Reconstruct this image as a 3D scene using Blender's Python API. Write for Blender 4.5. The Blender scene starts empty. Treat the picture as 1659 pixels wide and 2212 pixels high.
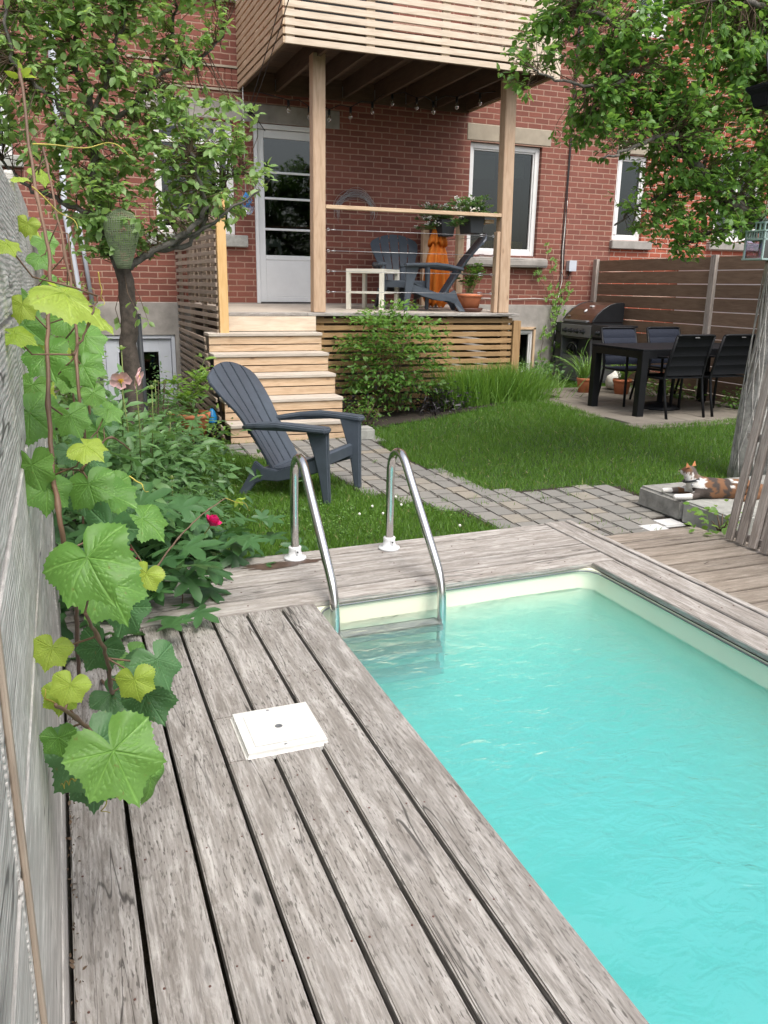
import bpy, bmesh, math, random
import numpy as np
from mathutils import Vector, Matrix, Euler
rnd = random.Random(7)
NR = np.random.RandomState(11)
S = bpy.context.scene
COL = S.collection
PI = math.pi
# ------------------------------------------------------------------ camera
EYE = 1.36
cam = bpy.data.objects.new('camera', bpy.data.cameras.new('camera'))
COL.objects.link(cam); S.camera = cam
M = Matrix(((0.93210146, 0.08327375, -0.35249447), (-0.36186354, 0.25587375, -0.89642814), (0.01554515, 0.96311687, 0.26863403)))
cam.matrix_world = Matrix.Translation((0, 0, EYE)) @ M.to_4x4()
cam.data.sensor_fit = 'VERTICAL'; cam.data.sensor_height = 24; cam.data.lens = 24 * 1758.8 / 2212
cam.data.clip_start = 0.05; cam.data.clip_end = 500
# ------------------------------------------------------------------ light
SUN_EL, SUN_AZ = math.radians(60), math.radians(172)      # azimuth measured from +Y clockwise
W = bpy.data.worlds.new('World'); S.world = W; W.use_nodes = True
wt = W.node_tree; bgn = wt.nodes['Background']
sky = wt.nodes.new('ShaderNodeTexSky'); sky.sky_type = 'NISHITA'; sky.sun_disc = False
sky.sun_elevation = SUN_EL; sky.sun_rotation = SUN_AZ
sky.air_density = 1.0; sky.dust_density = 4.0; sky.ozone_density = 0.6
hs = wt.nodes.new('ShaderNodeHueSaturation'); hs.inputs['Saturation'].default_value = .45      # thin overcast
wt.links.new(sky.outputs[0], hs.inputs['Color']); wt.links.new(hs.outputs[0], bgn.inputs[0]); bgn.inputs[1].default_value = 0.15
sl = bpy.data.lights.new('sun', 'SUN'); sl.energy = 1.15; sl.angle = math.radians(32); sl.color = (1.0, 0.95, 0.88)
so = bpy.data.objects.new('sun', sl); COL.objects.link(so)
sd = Vector((math.sin(SUN_AZ) * math.cos(SUN_EL), math.cos(SUN_AZ) * math.cos(SUN_EL), math.sin(SUN_EL)))
so.rotation_euler = sd.to_track_quat('Z', 'Y').to_euler(); so.location = (0, 0, 12)
S.view_settings.view_transform = 'Standard'; S.view_settings.look = 'None'
S.view_settings.exposure = 1.04; S.view_settings.gamma = 1
S.render.engine = 'CYCLES'
S.cycles.use_denoising = True
S.cycles.max_bounces = 12; S.cycles.diffuse_bounces = 3; S.cycles.glossy_bounces = 3
S.cycles.transmission_bounces = 4; S.cycles.transparent_max_bounces = 12; S.cycles.volume_bounces = 10
S.cycles.caustics_reflective = False; S.cycles.caustics_refractive = False

# ------------------------------------------------------------------ node helpers
class NT:
    def __init__(s, name):
        s.m = bpy.data.materials.new(name); s.m.use_nodes = True
        s.t = s.m.node_tree; s.b = s.t.nodes['Principled BSDF']; s.out = s.t.nodes['Material Output']
    def n(s, typ, **kw):
        nd = s.t.nodes.new('ShaderNode' + typ)
        for k, v in kw.items():
            if k in nd.inputs.keys() if isinstance(k, str) else False: nd.inputs[k].default_value = v
            else: setattr(nd, k, v)
        return nd
    def l(s, a, b): s.t.links.new(a, b)
    def uv(s): return s.n('UVMap').outputs[0]
    def obj(s): return s.n('TexCoord').outputs['Object']
    def attr(s, name): return s.n('Attribute', attribute_name=name).outputs['Fac']
    def map(s, vec, scale=(1, 1, 1), loc=(0, 0, 0)):
        m = s.n('Mapping'); m.inputs['Scale'].default_value = scale; m.inputs['Location'].default_value = loc
        s.l(vec, m.inputs['Vector']); return m.outputs[0]
    def noise(s, vec, scale, detail=3, rough=.5, dist=0):
        n = s.n('TexNoise'); s.l(vec, n.inputs['Vector'])
        n.inputs['Scale'].default_value = scale; n.inputs['Detail'].default_value = detail
        n.inputs['Roughness'].default_value = rough; n.inputs['Distortion'].default_value = dist
        return n.outputs['Fac']
    def vor(s, vec, scale, out='Distance', feature='F1'):
        n = s.n('TexVoronoi', feature=feature); s.l(vec, n.inputs['Vector']); n.inputs['Scale'].default_value = scale
        return n.outputs[out]
    def ramp(s, fac, stops, interp='LINEAR'):
        r = s.n('ValToRGB'); r.color_ramp.interpolation = interp
        e = r.color_ramp.elements
        while len(e) < len(stops): e.new(0.5)
        for i, (p, c) in enumerate(stops):
            e[i].position = p
            e[i].color = (c, c, c, 1) if isinstance(c, (int, float)) else (*c, 1)
        s.l(fac, r.inputs[0]); return r.outputs[0]
    def mix(s, fac, a, b, mode='MIX'):
        m = s.n('Mix', data_type='RGBA', blend_type=mode)
        for sock, v in ((m.inputs[0], fac), (m.inputs[6], a), (m.inputs[7], b)):
            if hasattr(v, 'is_output') or isinstance(v, bpy.types.NodeSocket): s.l(v, sock)
            elif isinstance(v, (int, float)): sock.default_value = v if sock == m.inputs[0] else (v, v, v, 1)
            else: sock.default_value = (*v, 1)
        return m.outputs[2]
    def math(s, op, a, b=0.0):
        m = s.n('Math', operation=op)
        for i, v in enumerate((a, b)):
            if isinstance(v, bpy.types.NodeSocket): s.l(v, m.inputs[i])
            else: m.inputs[i].default_value = v
        return m.outputs[0]
    def bump(s, h, strength=.3, dist=.01, sock=None):
        b = s.n('Bump'); b.inputs['Strength'].default_value = strength; b.inputs['Distance'].default_value = dist
        s.l(h, b.inputs['Height']); s.l(b.outputs[0], sock or s.b.inputs['Normal']); return b.outputs[0]
    def col(s, c):
        if isinstance(c, bpy.types.NodeSocket): s.l(c, s.b.inputs['Base Color'])
        else: s.b.inputs['Base Color'].default_value = (*c, 1)
    def rough(s, r):
        if isinstance(r, bpy.types.NodeSocket): s.l(r, s.b.inputs['Roughness'])
        else: s.b.inputs['Roughness'].default_value = r

def plain(name, c, rough=.5, metal=0, var=.12, scale=8, bump=0.0, spec=None):
    m = NT(name); o = m.obj()
    n = m.noise(o, scale, 4, .6)
    m.col(m.mix(m.ramp(n, [(.3, 0.0), (.7, 1.0)]), tuple(x * (1 - var) for x in c), tuple(min(1, x * (1 + var)) for x in c)))
    m.rough(rough); m.b.inputs['Metallic'].default_value = metal
    if spec is not None: m.b.inputs['Specular IOR Level'].default_value = spec
    if bump: m.bump(m.noise(o, scale * 12, 3), bump, .004)
    return m.m

def wood(name, dark, mid, light, dash=0.0, knots=.5, bleach=0.0, rough=.75, grain=1.0, bumpk=.35, tone=.25):
    """boards; UV u = metres along the board, v = metres across it, attribute rnd = one number per board"""
    m = NT(name); uv = m.uv(); r = m.attr('rnd')
    off = m.n('CombineXYZ'); m.l(m.math('MULTIPLY', r, 57.0), off.inputs[0]); m.l(m.math('MULTIPLY', r, 23.0), off.inputs[1])
    ad = m.n('VectorMath', operation='ADD'); m.l(uv, ad.inputs[0]); m.l(off.outputs[0], ad.inputs[1]); v = ad.outputs[0]
    # bend the grain with a slow noise so that it wanders
    g1 = m.noise(m.map(v, (1.3, 9, 1)), 3.0, 4, .6, .6)
    g2 = m.noise(m.map(v, (3.0, 95, 1)), 2.2, 3, .65, .35)
    g3 = m.noise(m.map(v, (.55, 2.2, 1)), 2.2, 4, .6, .2)
    rings = m.n('TexWave', wave_type='BANDS', bands_direction='Y'); m.l(m.map(v, (.35, 1, 1)), rings.inputs['Vector'])
    rings.inputs['Scale'].default_value = 26; rings.inputs['Distortion'].default_value = 7; rings.inputs['Detail'].default_value = 2
    rings.inputs['Detail Scale'].default_value = .6
    base = m.ramp(g1, [(.25, dark), (.5, mid), (.78, light)])
    gf = m.ramp(g2, [(.35, 0.0), (.62, 1.0)])
    base = m.mix(m.math('MULTIPLY', gf, .45 * grain), base, tuple(x * .55 for x in mid))
    base = m.mix(m.math('MULTIPLY', rings.outputs['Fac'], .28 * grain), base, tuple(x * .7 for x in dark))
    if bleach:
        bl = m.ramp(m.noise(m.map(v, (2.0, 13, 1)), 2.3, 6, .78, .5), [(.46, 0.0), (.64, 1.0)])
        base = m.mix(m.math('MULTIPLY', bl, bleach), base, tuple(min(1, x * 1.45 + .03) for x in light))
        st = m.ramp(m.noise(m.map(v, (1.4, 5, 1)), 1.9, 5, .75, .3), [(.40, 1.0), (.55, 0.0)])
        base = m.mix(m.math('MULTIPLY', st, .5 * bleach), base, tuple(x * .62 for x in mid))
    if dash:
        ds = m.noise(m.map(v, (22, 125, 1)), 1.35, 2, .5)
        dm = m.ramp(ds, [(.575, 0.0), (.625, 1.0)])
        area = m.ramp(m.noise(m.map(v, (1.1, 6, 1)), 2.0, 3, .6), [(.34, .15), (.6, 1.0)])
        base = m.mix(m.math('MULTIPLY', m.math('MULTIPLY', dm, area), dash), base, tuple(x * .42 for x in dark))
    if bleach:
        cr = m.noise(m.map(v, (.55, 9, 1)), 2.0, 2, .4, .3); ck = m.math('MULTIPLY', m.ramp(m.math('ABSOLUTE', m.math('SUBTRACT', cr, .5)), [(.004, 1.0), (.011, 0.0)]), m.ramp(m.noise(m.map(v, (1.1, 3, 1)), 1.2, 2), [(.50, 0.0), (.58, 1.0)]))
        base = m.mix(m.math('MULTIPLY', ck, .85), base, tuple(x * .18 for x in dark))
    if knots:
        vr = m.n('TexVoronoi'); vv = m.map(v, (2.6, 7.5, 1)); m.l(vv, vr.inputs['Vector']); vr.inputs['Scale'].default_value = 1.0
        kd = vr.outputs['Distance']
        sel = m.ramp(m.math('FRACT', m.math('MULTIPLY', vr.outputs['Color'], 3.7)), [(.30, 0.0), (.34, 1.0)])
        k = m.math('MULTIPLY', m.ramp(kd, [(.045, 1.0), (.105, 0.0)]), sel)
        halo = m.math('MULTIPLY', m.ramp(kd, [(.07, 1.0), (.24, 0.0)]), sel)
        base = m.mix(m.math('MULTIPLY', halo, .35 * knots), base, tuple(min(1, x * 1.12) for x in light) if bleach else (mid[0] * .95, mid[1] * .7, mid[2] * .5))
        base = m.mix(m.math('MULTIPLY', k, knots), base, tuple(x * .4 for x in dark))
    br = m.math('ADD', m.math('MULTIPLY', m.math('FRACT', m.math('MULTIPLY', r, 7.31)), tone), 1 - tone / 2)
    cb = m.n('CombineColor'); [m.l(br, cb.inputs[i]) for i in range(3)]
    base = m.mix(1.0, base, cb.outputs[0], 'MULTIPLY')
    m.col(base); m.rough(rough)
    h = m.math('ADD', m.math('MULTIPLY', g2, .7), m.math('MULTIPLY', rings.outputs['Fac'], .4))
    m.bump(h, bumpk, .004)
    return m.m

MAT = {}
MAT['deck'] = wood('weathered_deck_wood', (.19, .168, .148), (.305, .28, .255), (.43, .41, .39), dash=.85, knots=.7, bleach=.5, tone=.3, bumpk=.7)
MAT['rim'] = wood('weathered_rim_wood', (.225, .195, .17), (.34, .31, .28), (.45, .43, .41), dash=.4, knots=.5, bleach=.5, tone=.2, bumpk=.5)
MAT['side_deck'] = wood('greyed_deck_wood', (.185, .148, .115), (.28, .235, .19), (.36, .315, .27), dash=.3, knots=.45, bleach=.4, tone=.2)
MAT['cedar'] = wood('new_cedar', (.42, .28, .17), (.60, .43, .28), (.70, .54, .38), knots=.8, tone=.22, grain=.5, bumpk=.1)
MAT['cedar_pale'] = wood('pale_cedar', (.56, .44, .33), (.70, .58, .45), (.78, .68, .56), knots=.7, tone=.2, grain=.45, bumpk=.1)
MAT['post'] = wood('cedar_post', (.42, .275, .175), (.55, .385, .26), (.64, .47, .335), knots=.5, tone=.12, grain=.55, bumpk=.1)
MAT['orange_post'] = wood('orange_cedar_post', (.62, .37, .14), (.72, .46, .20), (.78, .53, .27), knots=.7, tone=.05, grain=.3, bumpk=.1)
MAT['skirt'] = wood('oiled_cedar', (.25, .145, .065), (.38, .235, .11), (.48, .31, .16), knots=.6, tone=.3, grain=.7, bumpk=.15)
MAT['tread'] = wood('greying_tread', (.40, .34, .28), (.52, .46, .39), (.62, .57, .50), knots=.5, tone=.12, grain=.6)
MAT['lattice'] = wood('grey_lattice_wood', (.24, .185, .135), (.36, .285, .22), (.46, .38, .30), knots=.3, tone=.35)
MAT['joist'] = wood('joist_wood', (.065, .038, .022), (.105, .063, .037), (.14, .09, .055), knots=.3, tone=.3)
MAT['brown_fence'] = wood('brown_fence_wood', (.14, .088, .056), (.215, .14, .092), (.28, .19, .13), knots=.6, tone=.35)
MAT['grey_fence'] = wood('grey_fence_wood', (.36, .335, .305), (.49, .465, .43), (.64, .61, .575), knots=.5, bleach=.5, tone=.2, bumpk=.8, grain=1.1)
MAT['trellis'] = wood('trellis_wood', (.25, .21, .18), (.37, .32, .28), (.47, .42, .38), knots=.2, tone=.25, bleach=.3)

def brick(name, c1, c2, mortar, rowh=.0735, patch=None):
    m = NT(name); o = m.obj(); sp = m.n('SeparateXYZ'); m.l(o, sp.inputs[0])
    cb = m.n('CombineXYZ'); m.l(m.math('ADD', sp.outputs[0], sp.outputs[1]), cb.inputs[0]); m.l(sp.outputs[2], cb.inputs[1])
    w = m.noise(cb.outputs[0], 9, 2); dd = m.math('MULTIPLY', m.math('SUBTRACT', w, .5), .012)
    c2b = m.n('CombineXYZ'); s2 = m.n('SeparateXYZ'); m.l(cb.outputs[0], s2.inputs[0])
    m.l(m.math('ADD', s2.outputs[0], dd), c2b.inputs[0]); m.l(m.math('ADD', s2.outputs[1], dd), c2b.inputs[1])
    b = m.n('TexBrick'); m.l(c2b.outputs[0], b.inputs['Vector'])
    b.inputs['Scale'].default_value = 1; b.inputs['Brick Width'].default_value = .222; b.inputs['Row Height'].default_value = rowh
    b.inputs['Mortar Size'].default_value = .0085; b.inputs['Mortar Smooth'].default_value = .35; b.inputs['Bias'].default_value = 0
    b.inputs['Color1'].default_value = (*c1, 1); b.inputs['Color2'].default_value = (*c2, 1); b.inputs['Mortar'].default_value = (*mortar, 1)
    n = m.noise(o, 38, 4, .65); n2 = m.noise(o, 1.3, 4, .6)
    c = m.mix(m.ramp(n, [(.35, .0), (.75, .35)]), b.outputs['Color'], tuple(x * .55 for x in c1))
    c = m.mix(m.ramp(n2, [(.42, .0), (.72, .22)]), c, tuple(min(1, x * 1.5 + .05) for x in c1))
    sm = m.ramp(m.noise(o, 60, 3, .7), [(.68, 0.0), (.76, .5)])
    c = m.mix(sm, c, mortar)
    m.col(c); m.rough(.85)
    h = m.math('SUBTRACT', m.math('MULTIPLY', n, .25), b.outputs['Fac'])
    m.bump(h, .6, .008)
    return m.m
MAT['brick'] = brick('painted_red_brick', (.222, .072, .048), (.150, .048, .034), (.35, .225, .165))
MAT['brick2'] = brick('orange_red_brick', (.36, .085, .042), (.27, .06, .032), (.48, .36, .29))

MAT['lidwhite'] = plain('scuffed_white_plastic', (.62, .615, .585), .5, var=.10, scale=22, bump=.15)
MAT['concrete'] = plain('foundation_parging', (.30, .28, .255), .9, var=.28, scale=3.5, bump=.4)
MAT['lintel'] = plain('stone_lintel', (.33, .285, .22), .9, var=.12, scale=6, bump=.3)
MAT['white'] = plain('white_painted_metal', (.72, .73, .74), .35, var=.03)
MAT['whitev'] = plain('white_vinyl', (.74, .74, .73), .4, var=.04)
MAT['cream'] = plain('cream_lacquer', (.78, .76, .66), .35, var=.03)
MAT['greywhite'] = plain('pale_grey_pvc', (.50, .53, .58), .4, var=.05)
MAT['graphite'] = plain('graphite_resin', (.058, .072, .092), .45, var=.10, scale=14, bump=.05)
MAT['black'] = plain('black_metal', (.006, .0065, .008), .5, var=.2, spec=.25)
MAT['blackmesh'] = plain('black_textile', (.006, .007, .009), .7, var=.3, scale=60, spec=.2)
MAT['navymesh'] = plain('dark_grey_textile', (.014, .018, .030), .7, var=.25, scale=60, spec=.2)
MAT['darkplastic'] = plain('dark_plastic', (.045, .05, .055), .5, var=.1)
MAT['blackprop'] = plain('black_prop', (.012, .013, .015), .35, var=.2)
MAT['steelgrey'] = plain('grey_steel_panel', (.20, .21, .22), .42, metal=.5, var=.08)
MAT['treadsteel'] = plain('brushed_tread_steel', (.30, .30, .29), .4, metal=.6, var=.1)
MAT['lid'] = plain('bronze_grill_lid', (.20, .115, .085), .28, metal=.75, var=.12)
MAT['terracotta'] = plain('terracotta', (.50, .165, .075), .7, var=.12, scale=9)
MAT['saucer'] = plain('dark_brown_plastic', (.09, .035, .025), .5)
MAT['soil'] = plain('dark_soil', (.028, .020, .014), .95, var=.5, scale=18, bump=.8)
MAT['bark'] = plain('dark_bark', (.075, .060, .048), .9, var=.45, scale=26, bump=1.0)
MAT['bark2'] = plain('grey_bark', (.38, .37, .345), .9, var=.35, scale=20, bump=1.0)
MAT['limbbark'] = plain('rough_limb_bark', (.125, .115, .10), .95, var=.5, scale=30, bump=1.0)
MAT['twig'] = plain('brown_twig', (.10, .065, .04), .8, var=.3)
MAT['vinestem'] = plain('vine_stem', (.13, .075, .045), .6, var=.45, scale=6)
MAT['stem'] = plain('green_stem', (.16, .20, .06), .6, var=.3)
MAT['orangecloth'] = plain('orange_canvas', (.95, .27, .03), .75, var=.08, scale=20, bump=.2)
MAT['wire'] = plain('cable_steel', (.42, .42, .43), .35, metal=.8)
MAT['wireblack'] = plain('black_cable', (.02, .02, .02), .6)
MAT['wirewhite'] = plain('white_cable', (.62, .60, .56), .5)
MAT['slab'] = plain('concrete_slab', (.33, .33, .30), .9, var=.22, scale=12, bump=.5)
MAT['slab_dark'] = plain('weathered_concrete_slab', (.25, .245, .225), .9, var=.35, scale=12, bump=.6)
MAT['mintmetal'] = plain('pale_mint_metal', (.30, .40, .375), .45, var=.1)
MAT['pink'] = plain('pale_pink_petal', (.86, .52, .52), .6, var=.08, scale=30)
MAT['magenta'] = plain('magenta_petal', (.62, .012, .14), .55, var=.25, scale=40)
MAT['red'] = plain('red_petal', (.62, .02, .03), .55)
MAT['yellow'] = plain('yellow_stamens', (.80, .52, .05), .7, var=.2, scale=60)
MAT['petalwhite'] = plain('white_petal', (.78, .76, .70), .6, var=.1, scale=40)
MAT['berry'] = plain('unripe_berry', (.45, .42, .12), .5, var=.4, scale=3)
MAT['blueplastic'] = plain('blue_plastic', (.02, .22, .50), .35)
MAT['yellowcloth'] = plain('yellow_cloth', (.75, .48, .04), .8)
MAT['room'] = plain('dark_interior', (.05, .045, .04), .9)
MAT['blind'] = plain('beige_blind', (.30, .27, .20), .8)

def m_chrome():
    m = NT('brushed_stainless'); m.col((.66, .65, .64)); m.b.inputs['Metallic'].default_value = 1
    n = m.noise(m.map(m.obj(), (60, 60, 6)), 4, 3); m.rough(m.ramp(n, [(.3, .10), (.8, .22)])); return m.m
MAT['chrome'] = m_chrome()
def m_glass(name, tint=(.55, .6, .6), refl=.30):
    m = NT(name); g = m.n('BsdfGlossy'); g.inputs['Roughness'].default_value = .02; g.inputs['Color'].default_value = (.9, .93, .95, 1)
    t = m.n('BsdfTransparent'); t.inputs['Color'].default_value = (*tint, 1)
    f = m.n('Fresnel'); f.inputs['IOR'].default_value = 1.45
    mx = m.n('MixShader'); m.l(m.math('ADD', f.outputs[0], refl * .25), mx.inputs[0]); m.l(t.outputs[0], mx.inputs[1]); m.l(g.outputs[0], mx.inputs[2])
    m.l(mx.outputs[0], m.out.inputs['Surface']); return m.m
MAT['glass'] = m_glass('window_glass', (.45, .5, .5), .05)
MAT['bulbglass'] = m_glass('bulb_glass', (.9, .85, .75), .5)
MAT['clearplastic'] = m_glass('clear_plastic', (.75, .75, .9), .6)

def leafmat(name, dark, light, trans=.35, rough=.45, vein=False, back=None):
    m = NT(name); r = m.attr('rnd')
    c = m.mix(r, dark, light)
    n = m.noise(m.obj(), 30, 3); c = m.mix(m.ramp(n, [(.4, 0.0), (.75, .3)]), c, tuple(x * .6 for x in dark))
    if vein:
        v = m.attr('vein'); c = m.mix(m.math('MULTIPLY', v, .62), c, tuple(min(1, x * 1.6 + .03) for x in light))
    if vein: c = m.mix(m.ramp(m.noise(m.obj(), 9, 3, .6), [(.66, 0.0), (.72, .55)]), c, (.20, .13, .04))
    geo = m.n('NewGeometry')
    bk = back or tuple(min(1, x * 1.25 + .02) for x in light)
    c2 = m.mix(m.math('MULTIPLY', geo.outputs['Backfacing'], .55), c, bk)
    m.col(c2); m.rough(rough)
    tr = m.n('BsdfTranslucent'); tc = m.mix(.5, c2, (light[0] * 1.5, light[1] * 1.45, light[2] * .5)); m.l(tc, tr.inputs['Color'])
    mx = m.n('MixShader'); mx.inputs[0].default_value = trans
    m.l(m.b.outputs[0], mx.inputs[1]); m.l(tr.outputs[0], mx.inputs[2]); m.l(mx.outputs[0], m.out.inputs['Surface'])
    if vein:
        nb = m.noise(m.obj(), 120, 3); h = m.math('SUBTRACT', m.math('MULTIPLY', nb, .25), v); m.bump(h, .5, .003)
    return m.m
MAT['leaf_apple'] = leafmat('apple_leaf', (.115, .225, .06), (.31, .46, .165), .45)
MAT['leaf_service'] = leafmat('serviceberry_leaf', (.065, .165, .034), (.21, .38, .09), .45)
MAT['leaf_shrub'] = leafmat('shrub_leaf', (.055, .14, .024), (.17, .32, .06), .38)
MAT['leaf_peony'] = leafmat('peony_leaf', (.05, .125, .040), (.14, .27, .09), .30)
MAT['leaf_bright'] = leafmat('bright_leaf', (.10, .22, .035), (.25, .42, .09), .4)
MAT['leaf_anemone'] = leafmat('lobed_green_leaf', (.035, .10, .035), (.085, .20, .065), .28)
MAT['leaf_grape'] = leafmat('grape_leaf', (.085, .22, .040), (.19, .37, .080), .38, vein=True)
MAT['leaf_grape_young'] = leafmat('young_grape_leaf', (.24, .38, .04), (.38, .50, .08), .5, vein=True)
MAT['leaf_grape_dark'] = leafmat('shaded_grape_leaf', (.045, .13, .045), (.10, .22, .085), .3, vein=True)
MAT['leaf_dark'] = leafmat('dark_purple_leaf', (.012, .010, .014), (.035, .030, .035), .1)
MAT['grass'] = leafmat('grass_blade', (.045, .125, .012), (.135, .27, .032), .4, .5)
MAT['grass_tall'] = leafmat('sedge_blade', (.07, .18, .02), (.18, .33, .05), .4, .5)

def m_water():
    m = NT('pool_water_surface')
    g = m.n('BsdfGlossy'); g.inputs['Roughness'].default_value = .03; g.inputs['Color'].default_value = (1, 1, 1, 1)
    t = m.n('BsdfTransparent'); t.inputs['Color'].default_value = (.97, 1, 1, 1)
    f = m.n('Fresnel'); f.inputs['IOR'].default_value = 1.5
    o = m.obj(); 
    n1 = m.noise(m.map(o, (1, 1.6, 1)), 9, 3, .6, .8); n2 = m.noise(o, 34, 2, .5, .5); amp = m.noise(o, 1.1, 2)
    h = m.math('ADD', m.math('MULTIPLY', n1, .8), m.math('MULTIPLY', n2, .18))
    h = m.math('MULTIPLY', h, m.ramp(amp, [(.35, .25), (.65, 1.0)]))
    b = m.n('Bump'); b.inputs['Strength'].default_value = .8; b.inputs['Distance'].default_value = .035; m.l(h, b.inputs['Height'])
    m.l(b.outputs[0], g.inputs['Normal']); m.l(b.outputs[0], f.inputs['Normal'])
    mx = m.n('MixShader'); m.l(f.outputs[0], mx.inputs[0]); m.l(t.outputs[0], mx.inputs[1]); m.l(g.outputs[0], mx.inputs[2])
    m.l(mx.outputs[0], m.out.inputs['Surface'])
    ab = m.n('VolumeAbsorption'); ab.inputs['Color'].default_value = (.0, .92, .955, 1); ab.inputs['Density'].default_value = 1.2
    sc = m.n('VolumeScatter'); sc.inputs['Color'].default_value = (.95, 1.0, 1.0, 1); sc.inputs['Density'].default_value = 1.55
    sc.inputs['Anisotropy'].default_value = .2
    ad = m.n('AddShader'); m.l(ab.outputs[0], ad.inputs[0]); m.l(sc.outputs[0], ad.inputs[1]); m.l(ad.outputs[0], m.out.inputs['Volume'])
    return m.m
MAT['water'] = m_water()
def m_liner():
    m = NT('cream_pool_liner'); o = m.obj(); n = m.noise(o, 2.5, 3)
    m.col(m.mix(n, (.74, .76, .58), (.80, .82, .66))); m.rough(.35); return m.m
MAT['liner'] = m_liner()
def m_paver():
    m = NT('concrete_paver'); r = m.attr('rnd'); o = m.obj()
    c = m.ramp(r, [(0, (.19, .185, .17)), (.6, (.235, .225, .205)), (.9, (.26, .24, .205)), (1, (.28, .245, .19))])
    n = m.noise(o, 45, 4, .7); c = m.mix(m.ramp(n, [(.35, 0.0), (.7, .45)]), c, (.15, .145, .13)); m.col(c); m.rough(.9); m.bump(n, .5, .004); return m.m
MAT['paver'] = m_paver()
def m_ground():
    m = NT('garden_soil'); o = m.obj(); n = m.noise(o, 14, 5, .7); n2 = m.noise(o, 1.5, 3)
    c = m.ramp(n, [(.3, (.020, .015, .010)), (.7, (.065, .048, .032))]); c = m.mix(m.ramp(n2, [(.4, 0.0), (.7, .4)]), c, (.05, .06, .02))
    m.col(c); m.rough(.95); m.bump(n, .9, .02); return m.m
MAT['ground'] = m_ground()
def m_lawnsoil():
    m = NT('turf_base'); o = m.obj(); n = m.noise(o, 16, 4, .7)
    m.col(m.ramp(n, [(.3, (.022, .045, .010)), (.7, (.05, .085, .02))])); m.rough(.95); m.bump(n, .8, .02); return m.m
MAT['turf'] = m_lawnsoil()
def m_patio():
    m = NT('patio_flagstone'); o = m.obj(); r = m.attr('rnd'); n = m.noise(o, 9, 5, .7)
    c = m.mix(r, (.155, .135, .11), (.22, .195, .16)); c = m.mix(m.ramp(n, [(.35, 0.0), (.7, .5)]), c, (.13, .115, .095)); m.col(c); m.rough(.85); m.bump(n, .3, .004); return m.m  # stone tones darkened to carry the shade of the tree
MAT['patio'] = m_patio()

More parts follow.
